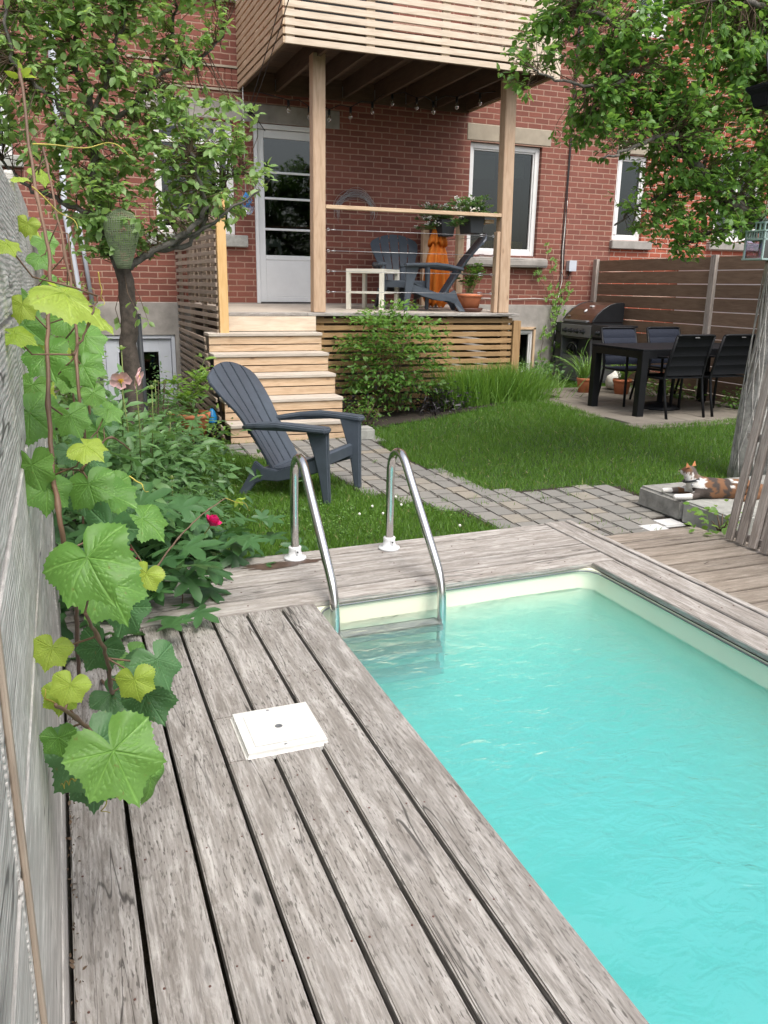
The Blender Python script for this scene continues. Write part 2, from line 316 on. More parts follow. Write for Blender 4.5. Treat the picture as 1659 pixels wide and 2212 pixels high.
# ------------------------------------------------------------------ mesh helpers
class MB:
    """collects boxes, tubes and sheets; build() links them as ONE mesh object"""
    def __init__(s): s.v = []; s.f = []; s.uv = []; s.r = []; s.sm = []
    def add(s, verts, faces, uvs=None, r=None, smooth=False):
        b = len(s.v); s.v += [tuple(p) for p in verts]
        r = rnd.random() if r is None else r
        s.r += [r] * len(verts)
        for i, f in enumerate(faces):
            s.f.append(tuple(b + k for k in f)); s.sm.append(smooth)
            s.uv += list(uvs[i]) if uvs else [(verts[k][0], verts[k][1]) for k in f]
    def box(s, c, d, rot=None, r=None, taper=None):
        hx, hy, hz = (x / 2 for x in d); ax = max(range(3), key=lambda i: d[i])
        L = [(sx * hx, sy * hy, sz * hz) for sz in (-1, 1) for sy in (-1, 1) for sx in (-1, 1)]
        F = [(0, 2, 3, 1), (4, 5, 7, 6), (0, 1, 5, 4), (2, 6, 7, 3), (0, 4, 6, 2), (1, 3, 7, 5)]
        nrm = [2, 2, 1, 1, 0, 0]; uvs = []
        for f, n in zip(F, nrm):
            o = [i for i in range(3) if i != n]
            a = ax if ax in o else o[0]; b_ = [i for i in o if i != a][0]
            uvs.append([(L[k][a], L[k][b_] + n * .37) for k in f])
        R = rot if rot is not None else Matrix.Identity(3)
        if isinstance(R, (tuple, list)): R = Euler(R).to_matrix()
        V = [R @ Vector(p) + Vector(c) for p in L]
        s.add(V, F, uvs, r); return s
    def bx(s, x0, x1, y0, y1, z0, z1, r=None): return s.box(((x0 + x1) / 2, (y0 + y1) / 2, (z0 + z1) / 2), (x1 - x0, y1 - y0, z1 - z0), None, r)
    def beam(s, a, b, w, h, r=None, up=(0, 0, 1)):
        a, b = Vector(a), Vector(b); d = b - a; L = d.length; d.normalize(); u = Vector(up)
        x = d.cross(u); 
        if x.length < 1e-4: x = Vector((1, 0, 0))
        x.normalize(); z = x.cross(d)
        R = Matrix((x, d, z)).transposed(); return s.box((a + b) / 2, (w, L, h), R, r)
    def tube(s, pts, rad, n=8, caps=True, r=None, closed=False):
        P = [Vector(p) for p in pts]; m = len(P)
        rad = [rad] * m if isinstance(rad, (int, float)) else rad
        V = []; prev = None
        for i, p in enumerate(P):
            t = (P[min(i + 1, m - 1)] - P[max(i - 1, 0)])
            if t.length < 1e-9: t = Vector((0, 0, 1))
            t.normalize()
            if prev is None:
                a = Vector((0, 0, 1)) if abs(t.z) < .9 else Vector((1, 0, 0)); x = t.cross(a).normalized()
            else:
                x = (prev - t * prev.dot(t)).normalized()
            prev = x; y = t.cross(x)
            V += [p + (x * math.cos(2 * PI * k / n) + y * math.sin(2 * PI * k / n)) * rad[i] for k in range(n)]
        F = []; U = []
        for i in range(m - 1):
            for k in range(n):
                F.append((i * n + k, i * n + (k + 1) % n, (i + 1) * n + (k + 1) % n, (i + 1) * n + k)); U.append([(i * .1, k * .02), (i * .1, k * .02 + .02), (i * .1 + .1, k * .02 + .02), (i * .1 + .1, k * .02)])
        if caps:
            F.append(tuple(range(n))[::-1]); U.append([(0, 0)] * n); F.append(tuple((m - 1) * n + k for k in range(n))); U.append([(0, 0)] * n)
        s.add(V, F, U, r, True); return s
    def lathe(s, prof, c=(0, 0, 0), n=24, rot=None, r=None, smooth=True):
        V = []; c = Vector(c); m = len(prof)
        for (q, z) in prof:
            for k in range(n):
                p = Vector((q * math.cos(2 * PI * k / n), q * math.sin(2 * PI * k / n), z))
                if rot is not None: p = rot @ p
                V.append(p + c)
        F = [(i * n + k, i * n + (k + 1) % n, (i + 1) * n + (k + 1) % n, (i + 1) * n + k) for i in range(m - 1) for k in range(n)]
        s.add(V, F, None, r, smooth); return s
    def prism(s, poly, ax, a, b, r=None, smooth=False):
        """poly in the plane normal to axis ax, extruded from a to b"""
        def P(u, v, w): return {0: (w, u, v), 1: (u, w, v), 2: (u, v, w)}[ax]
        n = len(poly); V = [P(u, v, a) for u, v in poly] + [P(u, v, b) for u, v in poly]
        F = [tuple(range(n)), tuple(range(2 * n - 1, n - 1, -1))] + [(i, i + n, (i + 1) % n + n, (i + 1) % n) for i in range(n)]
        s.add(V, F, None, r, smooth); return s
    def xf(s, mat, start=0):
        s.v[start:] = [tuple(mat @ Vector(p)) for p in s.v[start:]]; return s
    def build(s, name, mat, parent=None, bevel=0, seg=1, fix=False):
        me = bpy.data.meshes.new(name); me.from_pydata(s.v, [], s.f); me.update()
        uvl = me.uv_layers.new(name='UVMap'); uvl.data.foreach_set('uv', np.array(s.uv, 'f').ravel())
        a = me.attributes.new('rnd', 'FLOAT', 'POINT'); a.data.foreach_set('value', np.array(s.r, 'f'))
        me.polygons.foreach_set('use_smooth', s.sm)
        if bevel or fix:
            bm = bmesh.new(); bm.from_mesh(me)
            bmesh.ops.recalc_face_normals(bm, faces=bm.faces[:])
            if bevel:
                ed = [e for e in bm.edges if len(e.link_faces) == 2 and e.calc_face_angle(0) > .6]
                bmesh.ops.bevel(bm, geom=ed, offset=bevel, segments=seg, affect='EDGES', clamp_overlap=True)
            bm.to_mesh(me); bm.free()
        me.materials.append(MAT[mat] if isinstance(mat, str) else mat)
        o = bpy.data.objects.new(name, me); COL.objects.link(o)
        if parent is not None: o.parent = parent
        return o
def thing(name, label, cat, loc=(0, 0, 0), rz=0, group=None):
    o = bpy.data.objects.new(name, None); COL.objects.link(o); o.location = loc; o.rotation_euler = (0, 0, rz)
    o['label'] = label; o['category'] = cat
    if group: o['group'] = group
    return o
def tag(o, label, cat, group=None):
    o['label'] = label; o['category'] = cat
    if group: o['group'] = group
    return o
def struct(o, kind='structure'): o['kind'] = kind; return o
def dup(root, loc, rz, label, group=None):
    r = root.copy(); COL.objects.link(r); r.location = loc; r.rotation_euler = (0, 0, rz); r['label'] = label
    if group: r['group'] = group
    for ch in list(root.children):
        c = ch.copy(); COL.objects.link(c); c.parent = r
        for g in list(ch.children):
            d = g.copy(); COL.objects.link(d); d.parent = c
    return r

def smooth(a, b, x): t = np.clip((x - a) / (b - a), 0, 1); return t * t * (3 - 2 * t)
def G(x, y):
    """height of the ground: it rises from the pool towards the patio"""
    return -.15 + .15 * smooth(2.9, 5.3, x) * smooth(4.6, 6.9, y)

# ------------------------------------------------------------------ leaf clouds
LEAF_V = np.array([(0, 0, 0), (.3, .24, .05), (.3, -.24, .05), (.68, .20, .03), (.68, -.20, .03), (1, 0, -.10), (.3, 0, 0), (.68, 0, -.02)], float)
LEAF_F = [(0, 6, 1), (0, 2, 6), (6, 7, 3, 1), (2, 4, 7, 6), (7, 5, 3), (4, 5, 7)]
NARROW_V = LEAF_V * np.array([1, .5, 1])
BLADE_V = np.array([(0, .5, 0), (0, -.5, 0), (.5, .4, .04), (.5, -.4, .04), (1, 0, -.12)], float)
BLADE_F = [(0, 1, 3, 2), (2, 3, 4)]
def lobed(n=5):
    v = [(0, 0, 0)]; out = []
    for i in range(n):
        a = (i - (n - 1) / 2) * 1.05; L = 1.0 - .22 * abs(i - (n - 1) / 2) / ((n - 1) / 2)
        for (t, w) in ((.45, -.22), (.75, -.20), (1, 0), (.75, .20), (.45, .22)):
            out.append((L * t * math.cos(a) + -w * L * math.sin(a) * .9, L * t * math.sin(a) + w * L * math.cos(a) * .9, -.12 * t * t + (.03 if w else 0)))
        if i < n - 1:
            a2 = a + .525; out.append((.34 * math.cos(a2), .34 * math.sin(a2), .01))
    V = np.array(v + out, float); V[:, 0] += .25; V[0] = (0.1, 0, 0)
    F = [(0, i, i + 1) for i in range(1, len(V) - 1)] + [(0, len(V) - 1, 1)]
    return V, F
LOB_V, LOB_F = lobed()
def cloud(name, P, D, N, L, mat, parent=None, tv=LEAF_V, tf=LEAF_F, width=None, rv=None):
    """one mesh of many leaves: P base points, D axis directions, N up directions, L lengths"""
    P, D, N, L = (np.asarray(a, float) for a in (P, D, N, L)); n = len(P)
    D = D / (np.linalg.norm(D, axis=1, keepdims=True) + 1e-9)
    Yv = np.cross(N, D); Yv /= (np.linalg.norm(Yv, axis=1, keepdims=True) + 1e-9); Z = np.cross(D, Yv)
    w = L if width is None else np.asarray(width, float) * np.ones(n)
    V = (P[:, None, :] + tv[None, :, 0, None] * (D * L[:, None])[:, None, :] + tv[None, :, 1, None] * (Yv * w[:, None])[:, None, :] + tv[None, :, 2, None] * (Z * L[:, None])[:, None, :]).reshape(-1, 3)
    k = len(tv); tl = np.array([len(f) for f in tf]); tfl = np.concatenate([np.array(f) for f in tf])
    loops = (tfl[None, :] + (np.arange(n) * k)[:, None]).ravel()
    tot = np.tile(tl, n); st = np.concatenate([[0], np.cumsum(tot)[:-1]])
    me = bpy.data.meshes.new(name); me.vertices.add(len(V)); me.vertices.foreach_set('co', V.astype('f').ravel())
    me.loops.add(len(loops)); me.loops.foreach_set('vertex_index', loops.astype('i'))
    me.polygons.add(len(tot)); me.polygons.foreach_set('loop_start', st.astype('i')); me.polygons.foreach_set('loop_total', tot.astype('i'))
    me.update(calc_edges=True)
    a = me.attributes.new('rnd', 'FLOAT', 'POINT'); rv = NR.rand(n) if rv is None else rv
    a.data.foreach_set('value', np.repeat(rv, k).astype('f'))
    me.materials.append(MAT[mat]); o = bpy.data.objects.new(name, me); COL.objects.link(o)
    if parent is not None: o.parent = parent
    return o
def rdir(n, up=0.0):
    d = NR.randn(n, 3); d[:, 2] += up; return d / np.linalg.norm(d, axis=1, keepdims=True)
def unit(v): v = np.asarray(v, float); return v / (np.linalg.norm(v) + 1e-9)

# ================================================================== THE GROUND
PX0, PX1, PY0, PY1 = .945, 2.455, -2.2, 3.262       # pool opening
def ground():
    xs = sorted(set([-40, -15, -6, -2, -1, -.5] + [round(-.1 + .25 * i, 3) for i in range(36)] + [.9, 2.5, 9.5, 11, 15, 40]))
    ys = sorted(set([-40, -12, -6, -2.25, -1, 0] + [round(.5 + .25 * i, 3) for i in range(42)] + [3.31, 11.2, 12, 16, 40]))
    V = [(x, y, float(G(x, y)) - .02) for y in ys for x in xs]; F = []
    nx = len(xs)
    for j in range(len(ys) - 1):
        for i in range(nx - 1):
            cx, cy = (xs[i] + xs[i + 1]) / 2, (ys[j] + ys[j + 1]) / 2
            if .9 < cx < 2.5 and -2.25 < cy < 3.31: continue
            F.append((j * nx + i, j * nx + i + 1, (j + 1) * nx + i + 1, (j + 1) * nx + i))
    m = MB(); m.add(V, F, None, .5, True); return struct(m.build('ground', 'ground'))
ground()

PATH = [(1.40, 7.78), (2.95, 7.78), (2.80, 6.9), (2.90, 6.0), (2.92, 5.36), (3.14, 5.30), (4.0, 5.20), (3.98, 4.75), (3.84, 4.2), (3.90, 3.9), (2.8, 3.84), (2.78, 4.02), (2.62, 4.02), (2.60, 4.35), (2.46, 4.85), (2.28, 5.25), (2.03, 5.73), (1.95, 6.30), (1.83, 6.76), (1.40, 7.30)]
PATIO = [(5.85, 9.75), (5.68, 9.39), (5.55, 8.0), (5.38, 7.14), (5.40, 6.72), (6.32, 6.72), (6.95, 6.82), (7.68, 6.9), (7.68, 9.75)]
BED = [(2.70, 9.1), (2.72, 7.85), (2.90, 7.95), (2.95, 8.15), (3.40, 8.30), (4.2, 8.42), (5.2, 8.75), (5.75, 9.1), (5.6, 9.3)]
LBED = [(-.1, 11), (-.1, 4.0), (.62, 4.0), (.76, 4.5), (.72, 5.3), (.86, 6.7), (1.0, 7.4), (1.40, 7.9), (1.45, 11)]
def inpoly(x, y, P):
    x = np.asarray(x, float); y = np.asarray(y, float); r = np.zeros(x.shape, bool); n = len(P)
    for i in range(n):
        x0, y0 = P[i]; x1, y1 = P[(i + 1) % n]
        c = ((y0 > y) != (y1 > y)) & (x < (x1 - x0) * (y - y0) / ((y1 - y0) if y1 != y0 else 1e-9) + x0); r ^= c
    return r
def sheet(name, poly, dz, mat, step=.12):
    """a sheet that follows the ground inside a polygon"""
    xs = np.arange(min(p[0] for p in poly), max(p[0] for p in poly) + step, step); ys = np.arange(min(p[1] for p in poly), max(p[1] for p in poly) + step, step)
    m = MB(); V = []; idx = {}; F = []
    def vid(i, j):
        if (i, j) not in idx:
            idx[(i, j)] = len(V); V.append((xs[i], ys[j], float(G(xs[i], ys[j])) + dz))
        return idx[(i, j)]
    for i in range(len(xs) - 1):
        for j in range(len(ys) - 1):
            if inpoly((xs[i] + xs[i + 1]) / 2, (ys[j] + ys[j + 1]) / 2, poly): F.append((vid(i, j), vid(i + 1, j), vid(i + 1, j + 1), vid(i, j + 1)))
    m.add(V, F, None, .5, True); return m.build(name, mat)
LAWN = [(.55, 4.02), (2.75, 4.02), (4.1, 4.4), (7.7, 4.4), (7.7, 6.95), (5.9, 9.6), (5.9, 10.95), (7.6, 10.95), (7.6, 9.8), (5.9, 9.8), (5.5, 8.9), (2.7, 8.3), (1.4, 7.85), (.7, 7.9)]
struct(sheet('lawn', LAWN, -.012, 'turf'))
struct(sheet('flower_bed_soil', BED, .006, 'soil'))

def pavers():
    m = MB(); x = 1.36; ang = math.radians(-1.5)
    while x < 4.2:
        w = rnd.uniform(.150, .172); y = 3.7 + rnd.uniform(0, .15)
        while y < 8.0:
            d = rnd.choice((.135, .15, .205, .205)); cx, cy = x + w / 2 + .02 * math.sin(y * 1.7), y + d / 2
            if inpoly(cx, cy, PATH):
                z = float(G(cx, cy)) + rnd.uniform(-.003, .004)
                white = (abs(cx - 3.70) < .12 and abs(cy - 4.19) < .12) or (abs(cx - 3.52) < .10 and abs(cy - 4.11) < .11)
                if not white:
                    m.box((cx, cy, z - .025), (w - .009, d - .009, .06), (rnd.gauss(0, .008), rnd.gauss(0, .008), ang + rnd.gauss(0, .012)))
            y += d
        x += w
    return struct(m.build('paver_path', 'paver', bevel=.008, seg=2))
struct(sheet('path_bed', PATH, -.004, 'soil'))
pavers()
MAT['whitestone'] = plain('white_concrete_paver', (.58, .58, .57), .85, var=.08)
for (cx, cy, lab) in ((3.70, 4.19, 'white square paving stone between grey pavers, the one nearer the concrete slabs'), (3.52, 4.11, 'white square paving stone half under the far deck board, left of its twin')):
    b = MB(); b.box((cx, cy, -.172), (.165, .155, .06), (0, 0, -.03)); tag(b.build('paving_stone', 'whitestone', bevel=.008, seg=2), lab, 'paving stone', 'white paving stones')

def patio():
    m = MB(); y = 6.65; 
    while y < 9.8:
        d = rnd.choice((.3, .45)); x = 5.3 + rnd.uniform(0, .2)
        while x < 7.7:
            w = rnd.choice((.3, .45, .6)); cx, cy = x + w / 2, y + d / 2
            if inpoly(cx, cy, PATIO): m.box((cx, cy, float(G(cx, cy)) - .02 + rnd.uniform(-.002, .002)), (w - .008, d - .008, .05))
            x += w
        y += d
    return struct(m.build('patio', 'patio', bevel=.004))
patio()

MAT['straw'] = leafmat('dry_blade', (.22, .20, .07), (.38, .34, .15), .3, .6)
def grass():
    def field(n, x0, x1, y0, y1, test):
        x = NR.uniform(x0, x1, n); y = NR.uniform(y0, y1, n); k = test(x, y); return x[k], y[k]
    ex = lambda x, y: inpoly(x, y, LAWN) & ~inpoly(x + NR.normal(0, .025, x.shape), y + NR.normal(0, .03, y.shape), PATH) & ~inpoly(x, y, BED) & ~inpoly(x + .02, y - .03, PATIO) & ~inpoly(x, y, LBED) & ~((x > 3.8) & (y < 4.66))
    x1, y1 = field(75000, .5, 2.9, 4.02, 7.9, ex); x2, y2 = field(130000, 2.7, 7.7, 4.4, 10.9, ex)
    x = np.concatenate([x1, x2]); y = np.concatenate([y1, y2]); n = len(x)
    D = NR.normal(0, .45, (n, 3)); D[:, 2] = 1; N = rdir(n)
    patch = np.sin(x * 3.1 + 1.3 * np.sin(y * 2.3)) * np.cos(y * 2.7 + x) * .5 + .5
    L = NR.uniform(.025, .062, n) * (1 + .25 * patch) * np.where(x > 2.75, 1.15, .85)
    P = np.stack([x, y, G(x, y) - .012], 1)
    o = cloud('grass', P, D, N, L, 'grass', tv=BLADE_V, tf=BLADE_F, width=NR.uniform(.0035, .006, n), rv=np.clip(.25 + .45 * patch + NR.normal(0, .2, n), 0, 1)); struct(o, 'stuff')
    # grass tufts in the joints of the path
    n = 500; t = NR.rand(n); px = NR.choice([2.05, 2.5, 3.25, 2.9, 2.72, 3.05, 3.5], n) + NR.normal(0, .03, n); py = NR.choice([5.9, 5.0, 5.15, 4.3, 4.1, 6.6], n) + NR.normal(0, .04, n)
    k = inpoly(px, py, PATH); px, py = px[k], py[k]; n = len(px); D = NR.normal(0, .5, (n, 3)); D[:, 2] = 1
    struct(cloud('path_grass', np.stack([px, py, G(px, py) - .01], 1), D, rdir(n), NR.uniform(.02, .06, n), 'grass', tv=BLADE_V, tf=BLADE_F, width=.005 * np.ones(n)), 'stuff')
    k = NR.rand(3500); x, y = field(3500, .8, 7.5, 4.1, 8.8, ex); n = len(x); D = NR.normal(0, .8, (n, 3)); D[:, 2] = .7
    struct(cloud('dry_grass', np.stack([x, y, G(x, y) - .005], 1), D, rdir(n), NR.uniform(.03, .06, n), 'straw', tv=BLADE_V, tf=BLADE_F, width=.005 * np.ones(n)), 'stuff')
    # clover: small round leaflets low in the left lawn
    x, y = field(5200, .75, 2.7, 4.05, 6.6, lambda x, y: inpoly(x, y, LAWN) & ~inpoly(x, y, PATH) & ~inpoly(x, y, LBED) & (np.sin(x * 6.0 + y) + np.cos(y * 5.1) > .1))
    n = len(x); N = rdir(n, 3); struct(cloud('clover', np.stack([x, y, G(x, y) + NR.uniform(.015, .05, n)], 1), np.cross(N, rdir(n)), N, NR.uniform(.014, .022, n), 'leaf_shrub', width=NR.uniform(.016, .026, n)), 'stuff')
    V = lambda: None
    m = MB()
    for _ in range(6):
        a, b = rnd.uniform(1.3, 2.5), rnd.uniform(4.15, 5.2)
        if not inpoly(np.array(a), np.array(b), PATH):
            m.lathe([(0, .0), (.006, .004), (.009, .012), (.007, .018), (0, .021)], (a, b, -.15 + .05), 8)
    struct(m.build('clover_flowers', 'petalwhite'), 'stuff')
grass()

# ================================================================== POOL AND DECKS
def deck():
    m = MB(); e = [-.235, -.089, .060, .206, .352, .492, .640, .795, .947]
    for i in range(len(e) - 1):
        a, b = e[i] + .006, e[i + 1] - .006
        if i == 7: b = .947
        y0, y1 = -1.2, 3.234 + .036 * (a - .88) + rnd.uniform(-.006, .001)
        cuts = [(y0, y1)]
        if i in (4, 5): cuts = [(y0, 2.121), (2.382, y1)]     # boards cut round the skimmer lid
        for c0, c1 in cuts: m.bx(a, b, c0, c1, -.038, rnd.uniform(-.001, .002), r=(i * .137 + .05) % 1)
    # side slivers of the two boards that pass the lid
    m.bx(.358, .4085, 2.1215, 2.3815, -.037, -.0005, .6)
    o = struct(m.build('pool_deck', 'deck', bevel=.004, seg=2)); return o
deck()
def rim():
    m = MB(); ys = [3.243, 3.385, 3.535, 3.685, 3.835, 3.945]
    for i in range(5):
        m.bx(-.24, 2.600, ys[i] + .005, ys[i + 1] - .005, -.025, rnd.uniform(-.001, .001), r=.11 + i * .17)
    m.v = [(x, y + .036 * (x - .95), z) for x, y, z in m.v]
    gd = MB()
    for y in ys[1:-1]: gd.bx(-.23, 2.598, y - .0045, y + .0045, -.024, -.005)
    gd.v = [(x, y + .036 * (x - .95), z) for x, y, z in gd.v]; struct(gd.build('joint_dirt', 'soil'))
    m.bx(2.452, 2.590, -1.5, 3.300, -.025, .0015, .33)
    m.bx(2.609, 2.746, -1.5, 4.015, -.036, .0005, .71)
    m.bx(2.762, 2.800, -1.5, 4.02, -.10, .001, .52)
    m.bx(-.24, 2.60, 3.90, 3.92, -.15, -.04, .2)
    return struct(m.build('pool_rim', 'rim', bevel=.003, seg=2))
rim()
def side_deck():
    m = MB(); gd = MB(); e = [3.845, 3.714, 3.566, 3.426, 3.28, 3.135, 2.998, 2.857, 2.71, 2.565, 2.42, 2.275, 2.13, 1.985, 1.84] + [round(1.695 - .145 * k, 3) for k in range(20)]
    for i in range(len(e) - 1):
        m.bx(2.803, 3.60 if i == 0 else 3.66 + rnd.uniform(0, .02), e[i + 1] + .007, e[i] - .007, -.098, -.06 + rnd.uniform(-.001, .001))
    for y in e[1:]: gd.bx(2.803, 3.66, y - .0062, y + .0062, -.097, -.067)
    struct(gd.build('joint_dirt', 'soil'))
    return struct(m.build('side_deck', 'side_deck', bevel=.003, seg=2))
side_deck()
m = MB(); m.bx(2.95, 3.0, -1, 3.8, -.149, -.1); m.bx(3.45, 3.5, -1, 3.8, -.149, -.1); m.bx(.3, .34, -1, 3.2, -.149, -.04); m.bx(.88, .92, -1, 3.2, -.149, -.04)
struct(m.build('deck_joists', 'joist'))

def pool():
    # liner: rounded corners far left and far right, a slim lip under the boards
    r = .10; pts = []
    x0, x1, y0, y1 = PX0 + .012, PX1 - .006, PY0, PY1 - .004
    for cx, cy, a0 in ((x1 - r, y1 - r, 0), (x0 + r, y1 - r, 90)):
        for k in range(9): a = math.radians(a0 + 90 * k / 8); pts.append((cx + r * math.cos(a), cy + r * math.sin(a)))
    pts = [(px, py + .036 * (px - .95)) for px, py in pts]
    pts += [(x0, y0), (x1, y0)]
    n = len(pts); zs = [-.026, -.05, -1.25, -1.33]; ins = [0, 0, .0, .07]
    V = []; cx, cy = (x0 + x1) / 2, (y0 + y1) / 2
    for z, q in zip(zs, ins):
        for (x, y) in pts: V.append((x + (cx - x) / abs(cx - x) * q if abs(cx - x) > .01 else x, y - (q if y > cy else -q), z))
    F = [(i * n + k, i * n + (k + 1) % n, (i + 1) * n + (k + 1) % n, (i + 1) * n + k) for i in range(3) for k in range(n)]
    m = MB(); m.add(V, F, None, .5, True); m.add([V[3 * n + k] for k in range(n)], [tuple(range(n))[::-1]], None, .5)
    t = thing('swimming_pool', 'small rectangular pool with cream liner and milky turquoise water set in weathered boards', 'pool')
    m.build('pool_liner', 'liner', t)
    lp = MB(); k0 = 0
    for (qx, qy, ks) in ((2.47, 3.335, range(0, 9)), (.93, 3.275, range(9, 18))):
        ks = list(ks); lp.add([(qx, qy, -.0265)] + [(pts[k][0], pts[k][1], -.0265) for k in ks], [(0, i + 1, i) for i in range(1, len(ks))], None, .5); lp.build('liner_lip', 'liner', t); lp = MB()
    b = MB()
    trk = [(p[0] + (cx - p[0]) * .008, p[1] - .008, -.034) for p in pts]
    b.tube(trk[:-2] , .004, 6); b.tube([trk[0], (x1 - .006, PY0, -.034)], .004, 6); b.build('liner_track', 'saucer' if False else 'steelgrey', t)
    # water: closed box just inside the liner, wavy top
    w = MB(); nx, ny = 70, 200; wx0, wx1, wy0, wy1 = x0 - .004, x1 + .004, y0 - .004, y1 + .062
    V = []; 
    for j in range(ny + 1):
        for i in range(nx + 1):
            x = wx0 + (wx1 - wx0) * i / nx; y = wy0 + (wy1 - wy0) * j / ny
            am = .0012 + .0040 * max(0, min(1, (1.9 - y) / 1.0))
            z = -.128 + am * (math.sin(9 * x + 5 * y + 1.5 * math.sin(3 * y)) + .7 * math.sin(17 * y - 8 * x + 2 * math.sin(5 * x)) + .5 * math.sin(31 * x + 23 * y))
            if i in (0, nx) or j in (0, ny): z = -.128
            V.append((x, y, z))
    F = [(j * (nx + 1) + i, j * (nx + 1) + i + 1, (j + 1) * (nx + 1) + i + 1, (j + 1) * (nx + 1) + i) for j in range(ny) for i in range(nx)]
    base = len(V); ring = [i for i in range(nx + 1)] + [(j + 1) * (nx + 1) + nx for j in range(ny)] + [ny * (nx + 1) + nx - 1 - i for i in range(nx)] + [(ny - 1 - j) * (nx + 1) for j in range(ny - 1)]
    for k in ring: V.append((V[k][0], V[k][1], -1.345))
    R = len(ring); F += [(ring[k], base + k, base + (k + 1) % R, ring[(k + 1) % R]) for k in range(R)]
    F.append(tuple(base + k for k in range(R))[::-1])
    w.add(V, F, None, .5, True); o = w.build('pool_water', 'water', fix=True); struct(o)
pool()

# skimmer lid
t = thing('skimmer_lid', 'square white plastic skimmer lid let into the weathered deck boards', 'lid', (.54, 2.2515, -.005))
b = MB(); b.box((0, 0, -.004), (.262, .262, .024)); b.build('lid_frame', 'lidwhite', t, bevel=.006, seg=3)
b = MB(); b.box((0, 0, .0125), (.246, .246, .011)); b.box((0, .0, .0185), (.19, .19, .0012)); b.build('lid_plate', 'lidwhite', t, bevel=.003, seg=2)
b = MB(); b.lathe([(0, .0193), (.007, .0193), (.008, .0200), (.011, .0202), (.012, .0192)], (0, 0, 0), 24); b.build('finger_hole', 'steelgrey', t)
for (x, y) in ((-.01, .108), (-.005, -.108)):
    b = MB(); b.lathe([(0, .0196), (.004, .0196), (.0055, .0182)], (x, y, 0), 12); b.build('screw', 'wire', t)

# ladder
t = thing('pool_ladder', 'stainless steel pool ladder with two curved handrails in white collars', 'pool ladder', (1.285, 3.5, 0))
def arc(p, q, c, n): return
for sx in (-.257, .262):
    pts = [(sx, .350, .02), (sx, .350, .40)]
    for k in range(1, 12):
        a = math.radians(0 + 156 * k / 11); pts.append((sx, .235 + .115 * math.cos(a), .44 + .115 * math.sin(a)))
    # long slope down to the knee at the water
    pts += [(sx, -.285, .075), (sx, -.31, .02), (sx, -.318, -.03), (sx, -.32, -.12), (sx, -.32, -.41)]
    # smooth it
    P = [Vector(p) for p in pts]; out = [P[0]]
    for i in range(len(P) - 1):
        m_ = max(1, int((P[i + 1] - P[i]).length / .03))
        for k in range(1, m_ + 1): out.append(P[i].lerp(P[i + 1], k / m_))
    for _ in range(4): out = [out[0]] + [(out[i - 1] + out[i] * 2 + out[i + 1]) / 4 for i in range(1, len(out) - 1)] + [out[-1]]
    b = MB(); b.tube(out, .0215, 20); b.build('handrail', 'chrome', t)
    b = MB(); b.lathe([(.056, .001), (.058, .006), (.056, .012), (.036, .016), (.031, .05), (.033, .062), (.030, .066), (.022, .067)], (sx, .350, 0), 28)
    b.box((sx + .002, .350 - .033, .045), (.014, .012, .026)); fl = b.build('collar', 'white', t)
    b = MB(); b.tube([(sx + .002, .309, .047), (sx + .002, .3095 - .006, .047)], .0035, 8); b.build('collar_bolt', 'black', fl)
for i, z in enumerate((-.150, -.262, -.372)):
    b = MB(); b.box((0, -.325, z), (.50, .075, .022)); b.box((0, -.366, z - .006), (.50, .006, .034)); b.box((0, -.284, z - .006), (.50, .006, .034))
    s_ = b.build('step', 'treadsteel', t, bevel=.003, seg=2)
    if i == 0:
        b = MB()
        for u in range(2):
            for a in range(18):
                for c in range(5): b.lathe([(0, .0025), (.0022, .0022), (.0034, 0)], (-.235 + u * .245 + a * .0128, -.351 + c * .0125, z + .011), 6)
        b.build('tread_dimples', 'wire', s_)

# ================================================================== HOUSES
F = 11.0
def wall_holes(m, x0, x1, z0, z1, holes, y, th=.25):
    """flat wall in front plane y with rectangular holes (a,b,c,d) = x range, z range; adds the reveals"""
    xs = sorted({x0, x1, *[h[0] for h in holes], *[h[1] for h in holes]}); zs = sorted({z0, z1, *[h[2] for h in holes], *[h[3] for h in holes]})
    xs = [x for x in xs if x0 <= x <= x1]; zs = [z for z in zs if z0 <= z <= z1]
    V = []; Fc = []
    def q(a, b, c, d):
        n = len(V); V.extend([a, b, c, d]); Fc.append((n, n + 1, n + 2, n + 3))
    for i in range(len(xs) - 1):
        for j in range(len(zs) - 1):
            cx, cz = (xs[i] + xs[i + 1]) / 2, (zs[j] + zs[j + 1]) / 2
            if any(h[0] < cx < h[1] and h[2] < cz < h[3] for h in holes): continue
            q((xs[i], y, zs[j]), (xs[i + 1], y, zs[j]), (xs[i + 1], y, zs[j + 1]), (xs[i], y, zs[j + 1]))
    for (a, b, c, d) in holes:
        c, d = max(c, z0), min(d, z1)
        if c >= d: continue
        q((a, y, c), (a, y, d), (a, y + th, d), (a, y + th, c)); q((b, y, c), (b, y + th, c), (b, y + th, d), (b, y, d))
        q((a, y, d), (b, y, d), (b, y + th, d), (a, y + th, d)); q((a, y, c), (a, y + th, c), (b, y + th, c), (b, y, c))
    m.add(V, Fc, None, .5)
H_K = (1.24, 2.22, 1.95, 3.29)        # kitchen window beside the porch
H_D = (2.47, 3.42, 1.085, 3.30)       # porch door
H_W = (5.53, 6.68, 1.80, 3.30)        # right window
H_F = (-1.3, -.33, 2.735, 4.1)        # far left window
H_U = (1.2, 2.31, 4.64, 6.0)          # upper window
H_B = (6.10, 6.72, .06, .74)          # small basement window
H_C = (.46, 1.38, -.6, .70)           # basement door
H_N = (7.995, 8.56, 2.08, 3.30)
